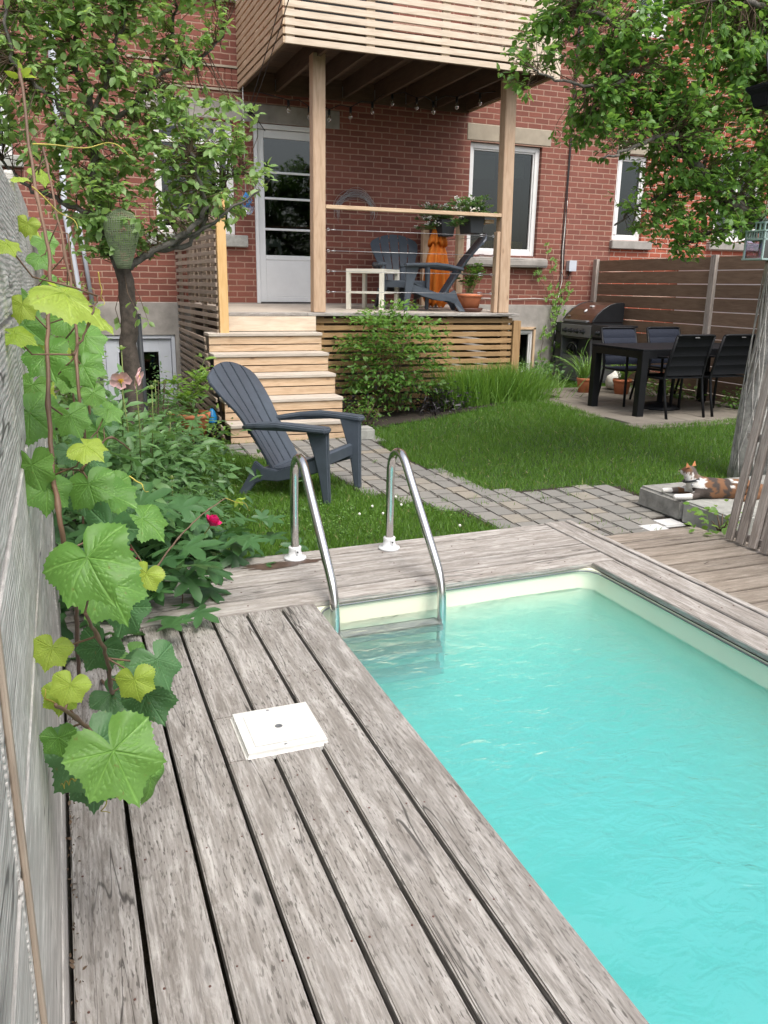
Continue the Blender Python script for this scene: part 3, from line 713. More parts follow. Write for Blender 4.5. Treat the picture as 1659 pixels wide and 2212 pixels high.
H_N2 = (9.95, 10.9, 2.12, 3.5); H_N3 = (10.0, 11.0, 4.9, 6.4); H_N4 = (8.1, 8.7, 4.9, 6.3)
house = thing('brick_house', 'red brick house with white framed door and windows over a grey parged foundation', 'house', (0, 0, 0))
m = MB(); wall_holes(m, -14, 8.0, 1.10, 8.5, [H_K, H_D, H_W, H_F, H_U], F); m.build('brick_wall', 'brick', house)
m = MB(); wall_holes(m, -14, 8.0, -.7, 1.10, [H_B, H_C, (2.47, 3.42, 1.085, 3.3)], F - .025, .3)
m.add([(-14, F - .025, 1.10), (8, F - .025, 1.10), (8, F, 1.105), (-14, F, 1.105)], [(0, 1, 2, 3)], None, .5); m.build('foundation_wall', 'concrete', house)
m = MB(); m.bx(-14, 8.0, F + .3, 18, 8.4, 8.6); m.bx(-14, -13.9, F, 18, -.5, 8.4); m.build('roof', 'concrete', house)
nb = thing('neighbouring_house', 'bright orange brick house next door behind the brown fence and tree', 'house')
m = MB(); wall_holes(m, 8.0, 26, -.2, 8.5, [H_N, H_N2, H_N3, H_N4], F + .012); m.build('brick_wall', 'brick2', nb)
m = MB(); m.bx(8.0, 26, F + .3, 18, 8.4, 8.6); m.build('roof', 'concrete', nb)
def rooms(h, parent, d=.8):
    a, b, c, e = h; m = MB(); y0, y1 = F + .26, F + .26 + d
    V = [(a - .3, y0, c - .3), (b + .3, y0, c - .3), (b + .3, y0, e + .2), (a - .3, y0, e + .2), (a - .3, y1, c - .3), (b + .3, y1, c - .3), (b + .3, y1, e + .2), (a - .3, y1, e + .2)]
    m.add(V, [(4, 5, 6, 7), (0, 4, 7, 3), (1, 2, 6, 5), (3, 7, 6, 2), (0, 1, 5, 4)], None, .5); return m.build('interior', 'room', parent)
def window(parent, h, fw=.07, mull=(), rails=(), y=F + .06, mat='whitev', sash=.03):
    a, b, c, d = h; m = MB()
    for (p, q, r_, s_) in ((a + .003, a + fw, c + .003, d - .003), (b - fw, b - .003, c + .003, d - .003)): m.bx(p, q, y, y + .07, r_, s_)
    m.bx(a + fw, b - fw, y, y + .07, d - fw, d - .003); m.bx(a + fw, b - fw, y, y + .07, c + .003, c + fw)
    # inner step of the frame
    i = fw; k = .022
    m.bx(a + i, a + i + k, y + .018, y + .075, c + i, d - i); m.bx(b - i - k, b - i, y + .018, y + .075, c + i, d - i); m.bx(a + i + k, b - i - k, y + .018, y + .075, d - i - k, d - i); m.bx(a + i + k, b - i - k, y + .018, y + .075, c + i, c + i + k)
    for x in mull: m.bx(x - sash, x + sash, y + .006, y + .06, c + i + k, d - i - k)
    for z in rails: m.bx(a + i + k, b - i - k, y + .008, y + .062, z - sash, z + sash)
    w = m.build('window', mat, parent, bevel=.004)
    g = MB(); g.bx(a + fw, b - fw, y + .045, y + .050, c + fw, d - fw); g.build('pane', 'glass', w)
    rooms(h, w)
    return w
w = window(house, H_K, .065, rails=(3.04,), mull=(2.02,)); 
m = MB(); m.bx(1.32, 2.15, F + .2, F + .21, 2.95, 3.2); m.build('blind', 'blind', w)
m = MB(); m.bx(1.10, 2.36, F - .07, F + .05, 1.80, 1.945); m.build('window_sill', 'slab', house, bevel=.01)
m = MB(); m.bx(1.08, 3.62, F - .006, F + .06, 3.30, 3.52); m.build('lintel', 'concrete', house, bevel=.008)
m = MB()
for i in range(30):
    x = 1.10 + i * .0805
    if x > 2.30: break
    m.bx(x, x + .068, F - .012, F + .02, 3.66, 3.875)
m.build('soldier_course', 'brick', house, bevel=.004)
m = MB(); m.bx(1.0, 2.34, F - .02, F + .02, 3.885, 3.91); m.bx(1.0, 2.34, F - .02, F + .02, 3.625, 3.648); m.build('mortar_band', 'lintel', house)
m = MB(); m.bx(1.1, 2.35, F - .07, F + .05, 4.60, 4.70); m.build('window_sill', 'whitev', house, bevel=.01)
w = window(house, H_W, .075, mull=(6.14,)); 
m = MB(); m.bx(6.18, 6.56, F + .28, F + .30, 2.9, 3.18); m.bx(5.62, 6.08, F + .28, F + .30, 2.86, 3.18); m.build('blind', 'blind', w)
m = MB()
for i in range(24): m.lathe([(0, .0), (.024, 0), (.020, .12 + .008 * math.sin(i * 2)), (0, .125)], (5.64 + i * .04, F + .24, 1.89), 8)
m.build('curtain', 'yellowcloth', w)
m = MB(); m.prism([(F - .13, 1.655), (F - .105, 1.635), (F + .02, 1.635), (F + .05, 1.785), (F - .10, 1.765), (F - .13, 1.745)], 0, 5.40, 6.82); m.build('window_sill', 'concrete', house, bevel=.012, seg=2)
m = MB(); m.bx(5.47, 6.82, F - .008, F + .06, 3.315, 3.53); m.build('lintel', 'lintel', house, bevel=.008)
window(house, H_F, .07); m = MB(); m.bx(-1.4, -.23, F - .07, F + .05, 2.60, 2.73); m.build('window_sill', 'slab', house, bevel=.01)
window(house, H_U, .07, mull=(1.75,))
window(house, H_B, .05, y=F - .01); m = MB(); m.bx(6.70, 6.735, F - .05, F + .03, .03, .77); m.bx(6.08, 6.735, F - .05, F + .03, .745, .78); m.build('window_casing', 'cedar', house)
m = MB(); m.bx(6.0, 6.78, F - .10, F - .02, -.02, .055); m.build('window_sill', 'slab', house, bevel=.01)
window(nb, H_N, .06, mull=(8.10,)); m = MB(); m.bx(7.97, 8.72, F - .07, F + .05, 1.95, 2.075); m.build('window_sill', 'concrete', nb, bevel=.01)
m = MB(); m.bx(7.98, 8.70, F - .006, F + .06, 3.31, 3.50); m.build('lintel', 'lintel', nb, bevel=.008)
window(nb, H_N2, .09, mull=(10.4,)); window(nb, H_N3, .09, mull=(10.5,), rails=(5.5,)); window(nb, H_N4, .09, mull=(8.4,))
m = MB(); m.bx(9.85, 11.0, F - .07, F + .05, 1.99, 2.11); m.build('window_sill', 'concrete', nb, bevel=.01)
# porch door: storm door with four panes and a solid foot panel
d = MB(); a, b, c, e = H_D; y = F + .05
d.bx(a + .004, a + .055, y - .04, y + .08, c + .004, e - .004); d.bx(b - .055, b - .004, y - .04, y + .08, c + .004, e - .004); d.bx(a + .055, b - .055, y - .04, y + .08, e - .06, e - .004)
fr = d.build('door_frame', 'white', house, bevel=.004)
d = MB(); ia, ib = a + .06, b - .06; z0, z1 = c + .03, e - .065
d.bx(ia, ia + .085, y, y + .035, z0, z1); d.bx(ib - .085, ib, y, y + .035, z0, z1); d.bx(ia + .085, ib - .085, y, y + .035, z1 - .095, z1); d.bx(ia + .085, ib - .085, y, y + .035, z0, z0 + .07)
d.bx(ia + .085, ib - .085, y + .008, y + .028, z0 + .07, 1.655)
for z in (1.685, 2.04, 2.42, 2.735): d.bx(ia + .085, ib - .085, y + .002, y + .033, z - (.03 if z < 1.7 else .014), z + (.03 if z < 1.7 else .014))
dr = d.build('door', 'white', house, bevel=.005)
g = MB(); g.bx(ia + .08, ib - .08, y + .015, y + .02, 1.66, z1 - .09); g.build('pane', 'glass', dr)
g = MB(); g.tube([(ib - .05, y - .0, 2.0), (ib - .05, y - .05, 2.0), (ib - .05, y - .05, 2.13), (ib - .05, y, 2.13)], .008, 8); g.build('handle', 'wire', dr)
rooms((a, b, c, e), fr)
g = MB()
for i in range(4): g.bx(3.02 + i * .07, 3.045 + i * .07, F + .9, F + .95, 1.2, 1.62)
g.bx(2.98, 3.3, F + .9, F + .95, 1.62, 1.68); g.bx(2.75, 2.79, F + .7, F + .74, 1.1, 1.95); g.bx(2.95, 2.99, F + .7, F + .74, 1.1, 1.95); g.bx(2.79, 2.95, F + .71, F + .73, 1.85, 1.95); g.bx(2.79, 2.95, F + .71, F + .73, 1.6, 1.66)
g.build('interior_furniture', 'cream', fr)
# basement door
d = MB(); a, b, c, e = H_C
d.bx(a + .003, a + .05, F - .01, F + .06, c, e - .003); d.bx(b - .05, b - .003, F - .01, F + .06, c, e - .003); d.bx(a + .05, b - .05, F - .01, F + .06, e - .05, e - .003)
d.bx(a + .055, a + .21, F + .02, F + .06, c, e - .055); d.bx(b - .21, b - .055, F + .02, F + .06, c, e - .055); d.bx(a + .21, b - .21, F + .02, F + .06, e - .22, e - .055)
for (p, q) in ((a + .195, a + .215), (b - .215, b - .195)): d.bx(p, q, F + .012, F + .05, c, e - .20)
bd = d.build('basement_door', 'greywhite', house, bevel=.004)
g = MB(); g.bx(a + .2, b - .2, F + .035, F + .04, c, e - .2); g.build('pane', 'glass', bd); rooms((a, b, c, e), bd)
# wall fittings
def onwall(name, mat, fn, label, cat, group=None):
    m = MB(); fn(m); return tag(m.build(name, mat), label, cat, group)
onwall('downpipe', 'greywhite', lambda m: (m.tube([(.18, F - .06, 8), (.18, F - .06, 3.2), (.20, F - .06, 3.0)], .045, 12), m.tube([(.20, F - .06, 3.0), (.17, F - .07, 2.2), (.27, F - .07, 1.05), (.30, F - .07, .4)], .036, 12)), 'pale grey downpipe on the brick wall behind the apple tree, the thicker one', 'downpipe', 'downpipes')
onwall('downpipe', 'greywhite', lambda m: (m.tube([(.31, F - .06, 2.15), (.33, F - .06, 1.9), (.41, F - .06, .98)], .026, 10), m.box((.41, F - .06, .93), (.06, .05, .12)), m.tube([(.42, F - .06, .9), (.44, F - .05, .1)], .026, 10)), 'thinner grey pipe ending in a small bracket beside the thicker downpipe', 'downpipe', 'downpipes')
onwall('junction_box', 'greywhite', lambda m: (m.box((7.28, F - .045, 1.68), (.115, .08, .145)), m.box((7.28, F - .09, 1.68), (.125, .012, .155))), 'small grey electrical box on the brick wall right of the hanging cables', 'electrical box')
def cab(m):
    for dx, ph in ((0, 0), (.018, 1.3), (-.014, 2.6)):
        m.tube([(7.14 + dx + .03 * math.sin(z * 1.1 + ph) * .4, F - .02 - .006 * math.cos(z * 3 + ph), z) for z in np.linspace(6, 1.62, 30)], .006, 6)
    m.tube([(7.13, F - .02, 1.62), (7.10, F - .025, 1.40), (7.17, F - .03, 1.2), (7.12, F - .03, 1.0), (7.08, F - .03, .8)], .006, 6)
    m.tube([(7.12, F - .02, 1.62), (7.17, F - .03, 1.50), (7.24, F - .03, 1.50), (7.27, F - .03, 1.58), (7.28, F - .04, 1.62)], .006, 6)
onwall('wall_cable', 'wireblack', cab, 'bundle of dark cables running down the brick wall beside the grey box', 'cable')
onwall('wall_cable', 'wirewhite', lambda m: m.tube([(5.6, F - .02, 1.19), (5.9, F - .02, 1.195), (6.3, F - .02, 1.185), (6.7, F - .02, 1.2), (7.1, F - .025, 1.18), (7.15, F - .025, 1.45), (7.13, F - .02, 1.9), (7.15, F - .02, 2.6)], .006, 6), 'white cable running level along the foot of the brick wall then up', 'cable')
def wires(m):
    for k, (a0, b0) in enumerate((((2.42, 10.97, 3.44), (1.55, 3.9, 4.35)), ((2.45, 10.97, 3.40), (1.62, 3.9, 4.30)))): m.tube([Vector(a0).lerp(Vector(b0), t) + Vector((0, 0, -.12 * math.sin(PI * t))) for t in np.linspace(0, 1, 24)], .0045, 5)
    m.lathe([(0, -.05), (.03, -.04), (.035, 0), (.03, .04), (0, .05)], (2.43, 10.95, 3.42), 10); m.tube([(2.44, 10.95, 3.42), (2.35, 10.9, 3.36), (2.33, 10.9, 3.24)], .006, 5); m.tube([(2.44, 10.95, 3.42), (2.52, 10.9, 3.3), (2.6, 10.88, 3.19)], .006, 5)
onwall('overhead_wire', 'wireblack', wires, 'pair of thin wires rising from the wall in front of the balcony', 'wire')
def domew(m):
    for k in range(26):
        cx, cz = 3.83 + rnd.gauss(0, .02), 2.30 + rnd.gauss(0, .02); rx, rz = rnd.uniform(.22, .31), rnd.uniform(.17, .28); t0, t1 = rnd.uniform(-.5, .5), PI + rnd.uniform(-.4, .5)
        m.tube([(cx + rx * math.cos(t0 + (t1 - t0) * j / 16), F - .03 - .02 * rnd.random(), cz + rz * math.sin(t0 + (t1 - t0) * j / 16)) for j in range(17)], .0016, 4)
onwall('wire_ornament', 'wire', domew, 'loose half dome of thin silvery wire hung on the brick wall', 'wall ornament')
# small clear feeder hanging on a rod left of the door
t = thing('hanging_feeder', 'clear plastic dish with blue bits hanging from a rod left of the white door', 'feeder', (2.31, 10.78, 2.18))
b = MB(); b.tube([(.0, 0, 1.5), (0, 0, .28)], .007, 6); b.tube([(0, 0, 1.3), (0, .2, 1.33)], .007, 6); b.build('rod', 'wirewhite', t)
b = MB(); b.lathe([(0, 0), (.06, .005), (.085, .04), (.11, .10), (.112, .11)], (0, 0, 0), 20); b.build('dish', 'clearplastic', t)
b = MB()
for k in range(10): b.tube([(rnd.uniform(-.07, .07), rnd.uniform(-.05, .05), rnd.uniform(.06, .14)), (rnd.uniform(-.08, .08), rnd.uniform(-.05, .05), rnd.uniform(.09, .2)), (0, 0, .27)], .0045, 5)
b.build('blue_strands', 'blueplastic', t)

# ================================================================== PORCH
def zf(y): return 1.045 + (y - 9.1) * .026
t = thing('timber_porch', 'cedar porch with slatted skirt, two posts and a cable railing under the balcony', 'porch', (0, 0, 0))
m = MB(); y = 9.21
while y < 10.96:
    m.box(((1.62 + 5.28) / 2, y + .068, zf(y + .068) - .013), (3.66, .133, .026), (.026, 0, 0)); y += .138
m.build('floor', 'tread', t)
m = MB(); m.bx(1.60, 2.60, 9.07, 9.205, 1.008, 1.046); m.bx(2.603, 5.33, 9.07, 9.205, 1.010, 1.0455); m.build('floor_edge', 'rim', t, bevel=.004)
m = MB(); z = .955; k = 0
while z > -.1:
    m.bx(2.72, 5.27, 9.13, 9.155, z - .027, z + .027, (k * .37) % 1); z -= .081; k += 1
m.build('skirt_slats', 'skirt', t, bevel=.002)
m = MB()
for x in (2.78, 3.6, 4.42, 5.18): m = MB(); m.bx(x - .045, x + .045, 9.158, 9.2, -.1, 1.0); m.build('skirt_stud', 'skirt', t)
m = MB(); m.bx(5.275, 5.38, 9.10, 9.20, -.1, .955); m.build('corner_board', 'skirt', t, bevel=.004)
m = MB(); m.bx(2.62, 5.26, 9.21, 9.25, .82, 1.005); m.bx(5.24, 5.28, 9.25, 10.95, .80, 1.01); m.bx(3.3, 3.34, 9.25, 10.95, .82, 1.01); m.bx(1.62, 1.66, 9.25, 10.95, .8, 1.0); m.build('floor_joists', 'joist', t)
z = .955; m = MB(); k = 0
while z > -.1: m.bx(5.282, 5.305, 9.205, 10.96, z - .027, z + .027, (k * .37) % 1); z -= .081; k += 1
m.build('side_slats', 'skirt', t)
posts = []
for (bx_, tx, by) in ((2.775, 2.782, 9.22), (5.15, 5.10, 9.22)):
    m = MB(); m.beam((bx_, by, zf(by) - .0), (tx, by, 3.70), .14, .14, up=(0, 1, 0)); posts.append(m.build('post', 'post', t, bevel=.006, seg=2))
m = MB(); m.bx(2.855, 5.06, 9.16, 9.26, 2.165, 2.205); m.build('top_rail', 'cedar', t, bevel=.003)
m = MB(); m.bx(5.02, 5.07, 9.17, 9.26, 1.05, 2.0); m.build('rail_post', 'post', t, bevel=.003)
m = MB(); m.bx(4.90, 5.02, 9.27, 10.88, 2.10, 2.14); m.build('side_rail', 'cedar', t, bevel=.003)
for (x, y) in ((4.84, 10.92), (4.95, 10.05)):
    m = MB(); m.bx(x - .045, x + .045, y - .04, y + .04, 1.06, 2.10); m.build('rail_post', 'cedar', t, bevel=.003)
for z in (1.948, 1.722, 1.50, 1.275):
    m = MB(); m.tube([(2.85, 9.21, z), (5.02, 9.21, z + .002)], .0032, 6)
    for x in (2.895,): m.tube([(x + .014 * math.cos(a), 9.21, z + .014 * math.sin(a)) for a in np.linspace(0, 2 * PI, 13)], .0032, 5)
    m.tube([(2.93, 9.21, z), (2.985, 9.21, z)], .007, 6); m.tube([(4.87, 9.21, z + .014), (4.80, 9.21, z + .014)], .004, 5); m.tube([(4.87, 9.21, z - .010), (4.80, 9.21, z - .010)], .004, 5); m.tube([(4.985 + .014 * math.cos(a), 9.21, z + .014 * math.sin(a)) for a in np.linspace(0, 2 * PI, 13)], .0032, 5)
    m.build('railing_cable', 'wire', t)
    m = MB(); m.tube([(4.99, 9.25, z), (4.86, 10.9, z)], .003, 6); m.build('railing_cable', 'wire', t)

# stairs
t = thing('wooden_steps', 'cedar steps with greyed treads leading up to the white door', 'steps', (0, 0, 0))
ZT = [.035, .237, .448, .645, .842]
for i, z in enumerate(ZT):
    y = 7.77 + .262 * i; xr = 2.675 + .006 * i
    m = MB(); m.bx(1.45, xr, y - .015, y + .125, z - .034, z); m.bx(1.45, xr, y + .131, y + .275, z - .034, z - .001); m.build('tread', 'tread', t, bevel=.004)
    zb = ZT[i - 1] if i else -.15; h = z - .034 - zb
    m = MB(); m.bx(1.455, xr - .006, y + .004, y + .026, z - .034 - .006 - .078, z - .034 - .006, rnd.random()); m.bx(1.455, xr - .006, y + .004, y + .026, max(zb + .004, -.145), z - .034 - .006 - .078 - .011); m.build('riser', 'cedar', t, bevel=.002)
    m = MB(); m.bx(1.47, xr - .02, y + .06, y + .09, zb, z - .035); m.build('backing', 'black' if False else 'joist', t)
m = MB(); y = 7.77 + .262 * 5; m.bx(1.60, 2.705, y - .008, y + .016, .848, 1.006); m.build('riser', 'cedar_pale', t, bevel=.002)
m = MB(); m.prism([(7.82, -.149), (9.08, -.149), (9.08, .76), (8.9, .62), (7.82, -.10)], 0, 2.60, 2.635); m.build('stringer', 'joist', t)
m = MB(); m.box((2.78, 7.72, -.10), (.22, .20, .13)); tag(m.build('stone_block', 'slab', bevel=.02, seg=2), 'rough pale stone block at the right foot of the wooden steps', 'stone block')

# slatted side screen left of the steps, with its orange post
t = thing('slatted_screen', 'tall greyed slat screen with an orange cedar post, standing left of the steps', 'screen', (0, 0, 0))
m = MB(); k = 0; z = 2.14
A, B = Vector((1.44, 10.96, 0)), Vector((1.565, 8.93, 0))
while z > -.14:
    yend = 8.88 if z > .72 else 8.88 - (.72 - z) * 1.15; u = (10.96 - yend) / (10.96 - 8.93)
    Bz = B if z > .80 else Vector((1.425, 8.93, 0)); P0, P1 = A.copy(), A + (Bz - A) * u; P0.z = P1.z = z; m.beam(P0, P1, .020, .043, (k * .61) % 1); z -= .0805; k += 1
m.build('slats', 'lattice', t, bevel=.002)
m = MB()
for y in (8.96, 9.62, 10.28, 10.9):
    u = (10.96 - y) / (10.96 - 8.93); p = A + (B - A) * u; m.bx(p.x + .013, p.x + .053, y - .045, y + .045, -.12, 2.16)
m.build('battens', 'lattice', t)
m = MB()
for i in range(9):
    y = 9.06 + i * .22; p = A + (B - A) * ((10.96 - y) / 2.03); m.bx(p.x + .115, p.x + .135, y - .1, y + .1, 1.12, 2.14)
m.build('sunlit_slat_boards', 'cedar_pale', t)  # pale boards imitate the sunlit faces of the inner slats
m = MB(); m.bx(1.585, 1.68, 8.855, 8.945, -.0, 2.24); m.build('post', 'orange_post', t, bevel=.004)
m = MB(); m.tube([(1.30, 9.05, -.1), (1.31, 9.05, .30), (1.34, 9.02, .42), (1.42, 9.0, .46)], .012, 8); tag(m.build('standpipe', 'wire'), 'thin grey bent pipe in front of the slatted screen', 'pipe')

# ================================================================== UPPER BALCONY
t = thing('upper_balcony', 'pale slatted cedar balcony over the porch with dark joists underneath', 'balcony', (0, 0, 0))
BX0, BX1, BY = 2.29, 5.47, 8.75
m = MB(); z = 3.680; k = 0
while z < 4.95:
    m.bx(BX0 + .022, 5.13, BY, BY + .02, z - .029, z + .029, (k * .43) % 1); z += .081; k += 1
m.build('front_slats', 'cedar_pale', t, bevel=.002)
m = MB(); z = 3.71; k = 0
while z < 4.95: m.bx(5.185, 5.40, BY, BY + .02, z - .065, z + .068, (k * .43) % 1); z += .138; k += 1
m.build('front_boards', 'cedar_pale', t, bevel=.002)
m = MB(); m.bx(5.13, 5.185, BY - .012, BY + .03, 3.63, 5.0); m.bx(5.40, 5.48, BY - .012, BY + .03, 3.60, 5.0); m.build('trim_boards', 'cedar_pale', t, bevel=.003)
for (sx0, sy0) in ((BX0, BY), (BX1, BY + .032)):
    m = MB(); z = 3.680; k = 0
    while z < 4.95: m.bx(sx0, sx0 + .02, sy0, F - .01, z - .029, z + .029, (k * .43) % 1); z += .081; k += 1
    m.build('side_slats', 'cedar', t, bevel=.002)
m = MB()
for x in (2.37, 3.22, 4.07, 4.92, 5.3): m.bx(x - .045, x + .045, BY + .021, BY + .06, 3.66, 5.0)
for y in (9.4, 10.1, 10.8): m.bx(BX0 + .021, BX0 + .06, y - .045, y + .045, 3.7, 5.0); m.bx(BX1 - .04, BX1 - .001, y - .045, y + .045, 3.7, 5.0)
m.build('studs', 'cedar_pale', t)
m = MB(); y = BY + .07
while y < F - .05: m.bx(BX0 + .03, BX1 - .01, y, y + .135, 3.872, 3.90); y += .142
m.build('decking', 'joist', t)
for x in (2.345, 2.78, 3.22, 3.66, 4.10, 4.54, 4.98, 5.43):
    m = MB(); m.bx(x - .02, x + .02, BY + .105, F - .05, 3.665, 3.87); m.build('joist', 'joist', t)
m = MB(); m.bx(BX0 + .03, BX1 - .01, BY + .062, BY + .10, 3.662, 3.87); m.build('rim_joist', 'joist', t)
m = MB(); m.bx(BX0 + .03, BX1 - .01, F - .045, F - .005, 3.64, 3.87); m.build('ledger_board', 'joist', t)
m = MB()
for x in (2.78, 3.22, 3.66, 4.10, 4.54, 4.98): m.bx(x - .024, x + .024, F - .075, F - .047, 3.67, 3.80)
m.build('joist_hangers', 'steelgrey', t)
m = MB(); m.bx(2.9, 3.5, 10.3, 10.9, 3.91, 4.5); m.bx(3.1, 4.3, 10.9, 10.95, 4.2, 4.9); m.build('terrace_furniture', 'black', t)
# string lights
t = thing('string_lights', 'string of clear bulbs on a black cord hanging under the balcony', 'string lights', (0, 0, 0))
BL = [(2.83, 10.6, 3.41), (3.09, 10.6, 3.36), (3.35, 10.6, 3.35), (3.63, 10.6, 3.40), (3.92, 10.6, 3.48), (4.19, 10.6, 3.60), (4.40, 10.3, 3.52), (4.54, 10.1, 3.45), (4.81, 10.0, 3.51), (5.13, 10.0, 3.58)]
m = MB(); pts = []
for i, p in enumerate(BL):
    pts.append((p[0], p[1], p[2] + .10))
    if i < len(BL) - 1: q = BL[i + 1]; pts.append(((p[0] + q[0]) / 2, (p[1] + q[1]) / 2, (p[2] + q[2]) / 2 + .14))
m.tube([(2.5, 10.75, 3.6)] + pts + [(5.35, 10.0, 3.72)], .006, 6)
for p in BL: m.lathe([(.0, .10), (.017, .098), (.017, .045), (.014, .035)], p, 10)
m.build('cord', 'blackprop', t)
for p in BL: m = MB(); m.lathe([(.013, .038), (.02, .02), (.027, -.005), (.024, -.028), (.011, -.042), (0, -.045)], p, 12); m.build('bulb', 'bulbglass', t)

# ================================================================== FENCES AND TRELLIS
t = thing('grey_fence', 'weathered silver grey board fence along the left deck edge behind the grape vine', 'fence', (0, 0, 0))
m = MB(); zb = [-.16, .12, .41, .70, .99, 1.28, 1.66]; ys = [-1.5, .86, 2.9, 4.4, 6.6, 8.8, 10.95]
for j in range(len(ys) - 1):
    for i in range(len(zb) - 1):
        top = zb[i + 1] - .008
        if i == 5: top = (1.60, 1.61, 1.68, 1.66, 1.72, 1.72)[j]
        m.bx(-.118 - rnd.uniform(0, .004) - (.03 if j > 2 else 0), -.094 - (.03 if j > 2 else 0) + rnd.uniform(-.002, .002), ys[j] + .004, ys[j + 1] - .004, zb[i] + .004, top)
m.build('boards', 'grey_fence', t, bevel=.003)
for y, h in ((.86, 1.62), (2.9, 1.66), (4.4, 1.68), (6.6, 1.78), (8.8, 1.8)):
    m = MB(); m.bx(-.21, -.121, y - .045, y + .045, -.15, h); 
    None
    m.build('post', 'grey_fence', t, bevel=.004)
m = MB(); m.bx(-.0935, -.086, .885, .905, -.15, 1.6); m.build('batten', 'lattice', t, bevel=.002)
t = thing('brown_fence', 'tall dark brown fence of horizontal boards with gaps behind the black dining table', 'fence', (0, 0, 0))
m = MB(); n = 11; zt = 1.765; hgt = .158
for i in range(n):
    z1 = zt - i * (hgt + .011); 
    for (y0, y1) in ((8.42, 10.93), (5.9, 8.41)): m.bx(7.72, 7.742, y0, y1, z1 - hgt, z1)
m.build('boards', 'brown_fence', t, bevel=.002)
for y in (10.90, 8.42, 5.93): m = MB(); m.bx(7.665, 7.718, y - .045, y + .045, -.03, 1.785); m.build('post', 'trellis', t, bevel=.003)
m = MB(); m.bx(7.9, 16, 5.5, 10.9, -.05, 0); struct(m.build('neighbour_yard', 'patio'))
m = MB(); m.bx(9.3, 9.4, 4.5, 10.95, 0, 1.75); m.bx(9.25, 9.45, 4.5, 10.95, 1.75, 1.80); tag(m.build('bright_backing_wall', 'white'), 'white wall added next door so the gaps of the brown fence look bright', 'wall')  # invented white wall, added to make the fence gaps look bright

t = thing('slat_trellis', 'greyed wooden slat panel leaning beside the tree trunk at the right edge', 'trellis', (3.56, 3.54, -.06), 0)
LEAN = .075
m = MB()
for i in range(50):
    y = -.03 - i * .088; m.beam((0, y, .012 + .004 * rnd.random()), (LEAN * 1.95, y - .06 * 1.95, 1.98), .024, .052, up=(0, 1, 0)); 
m.build('slats', 'trellis', t, bevel=.003)
m = MB()
for i in range(33):
    y = -.075 - i * .132; m.beam((.03, y, .01), (.03 + LEAN * 1.95, y - .06 * 1.95, 1.95), .022, .042, up=(0, 1, 0))
m.build('rear_slats', 'trellis', t, bevel=.003)
m = MB()
for z in (.05, .62, 1.20, 1.8): m.bx(LEAN * z + .013, LEAN * z + .030, -4.4, .0, z - .02, z + .02)
m.build('crosspieces', 'trellis', t, bevel=.002)

# concrete slabs
m = MB(); m.bx(3.79, 5.1, 4.19, 4.64, -.152, .0); tag(m.build('concrete_slab', 'slab_dark', bevel=.018, seg=3), 'dark weathered concrete slab with a chipped edge carrying the cat\'s paws', 'concrete slab', 'concrete slabs by the path')
m = MB(); m.bx(3.79, 5.1, 3.72, 4.178, -.152, .002); tag(m.build('concrete_slab', 'slab', bevel=.012, seg=3), 'paler concrete slab nearer the wooden deck, beside the leaning slat panel', 'concrete slab', 'concrete slabs by the path')

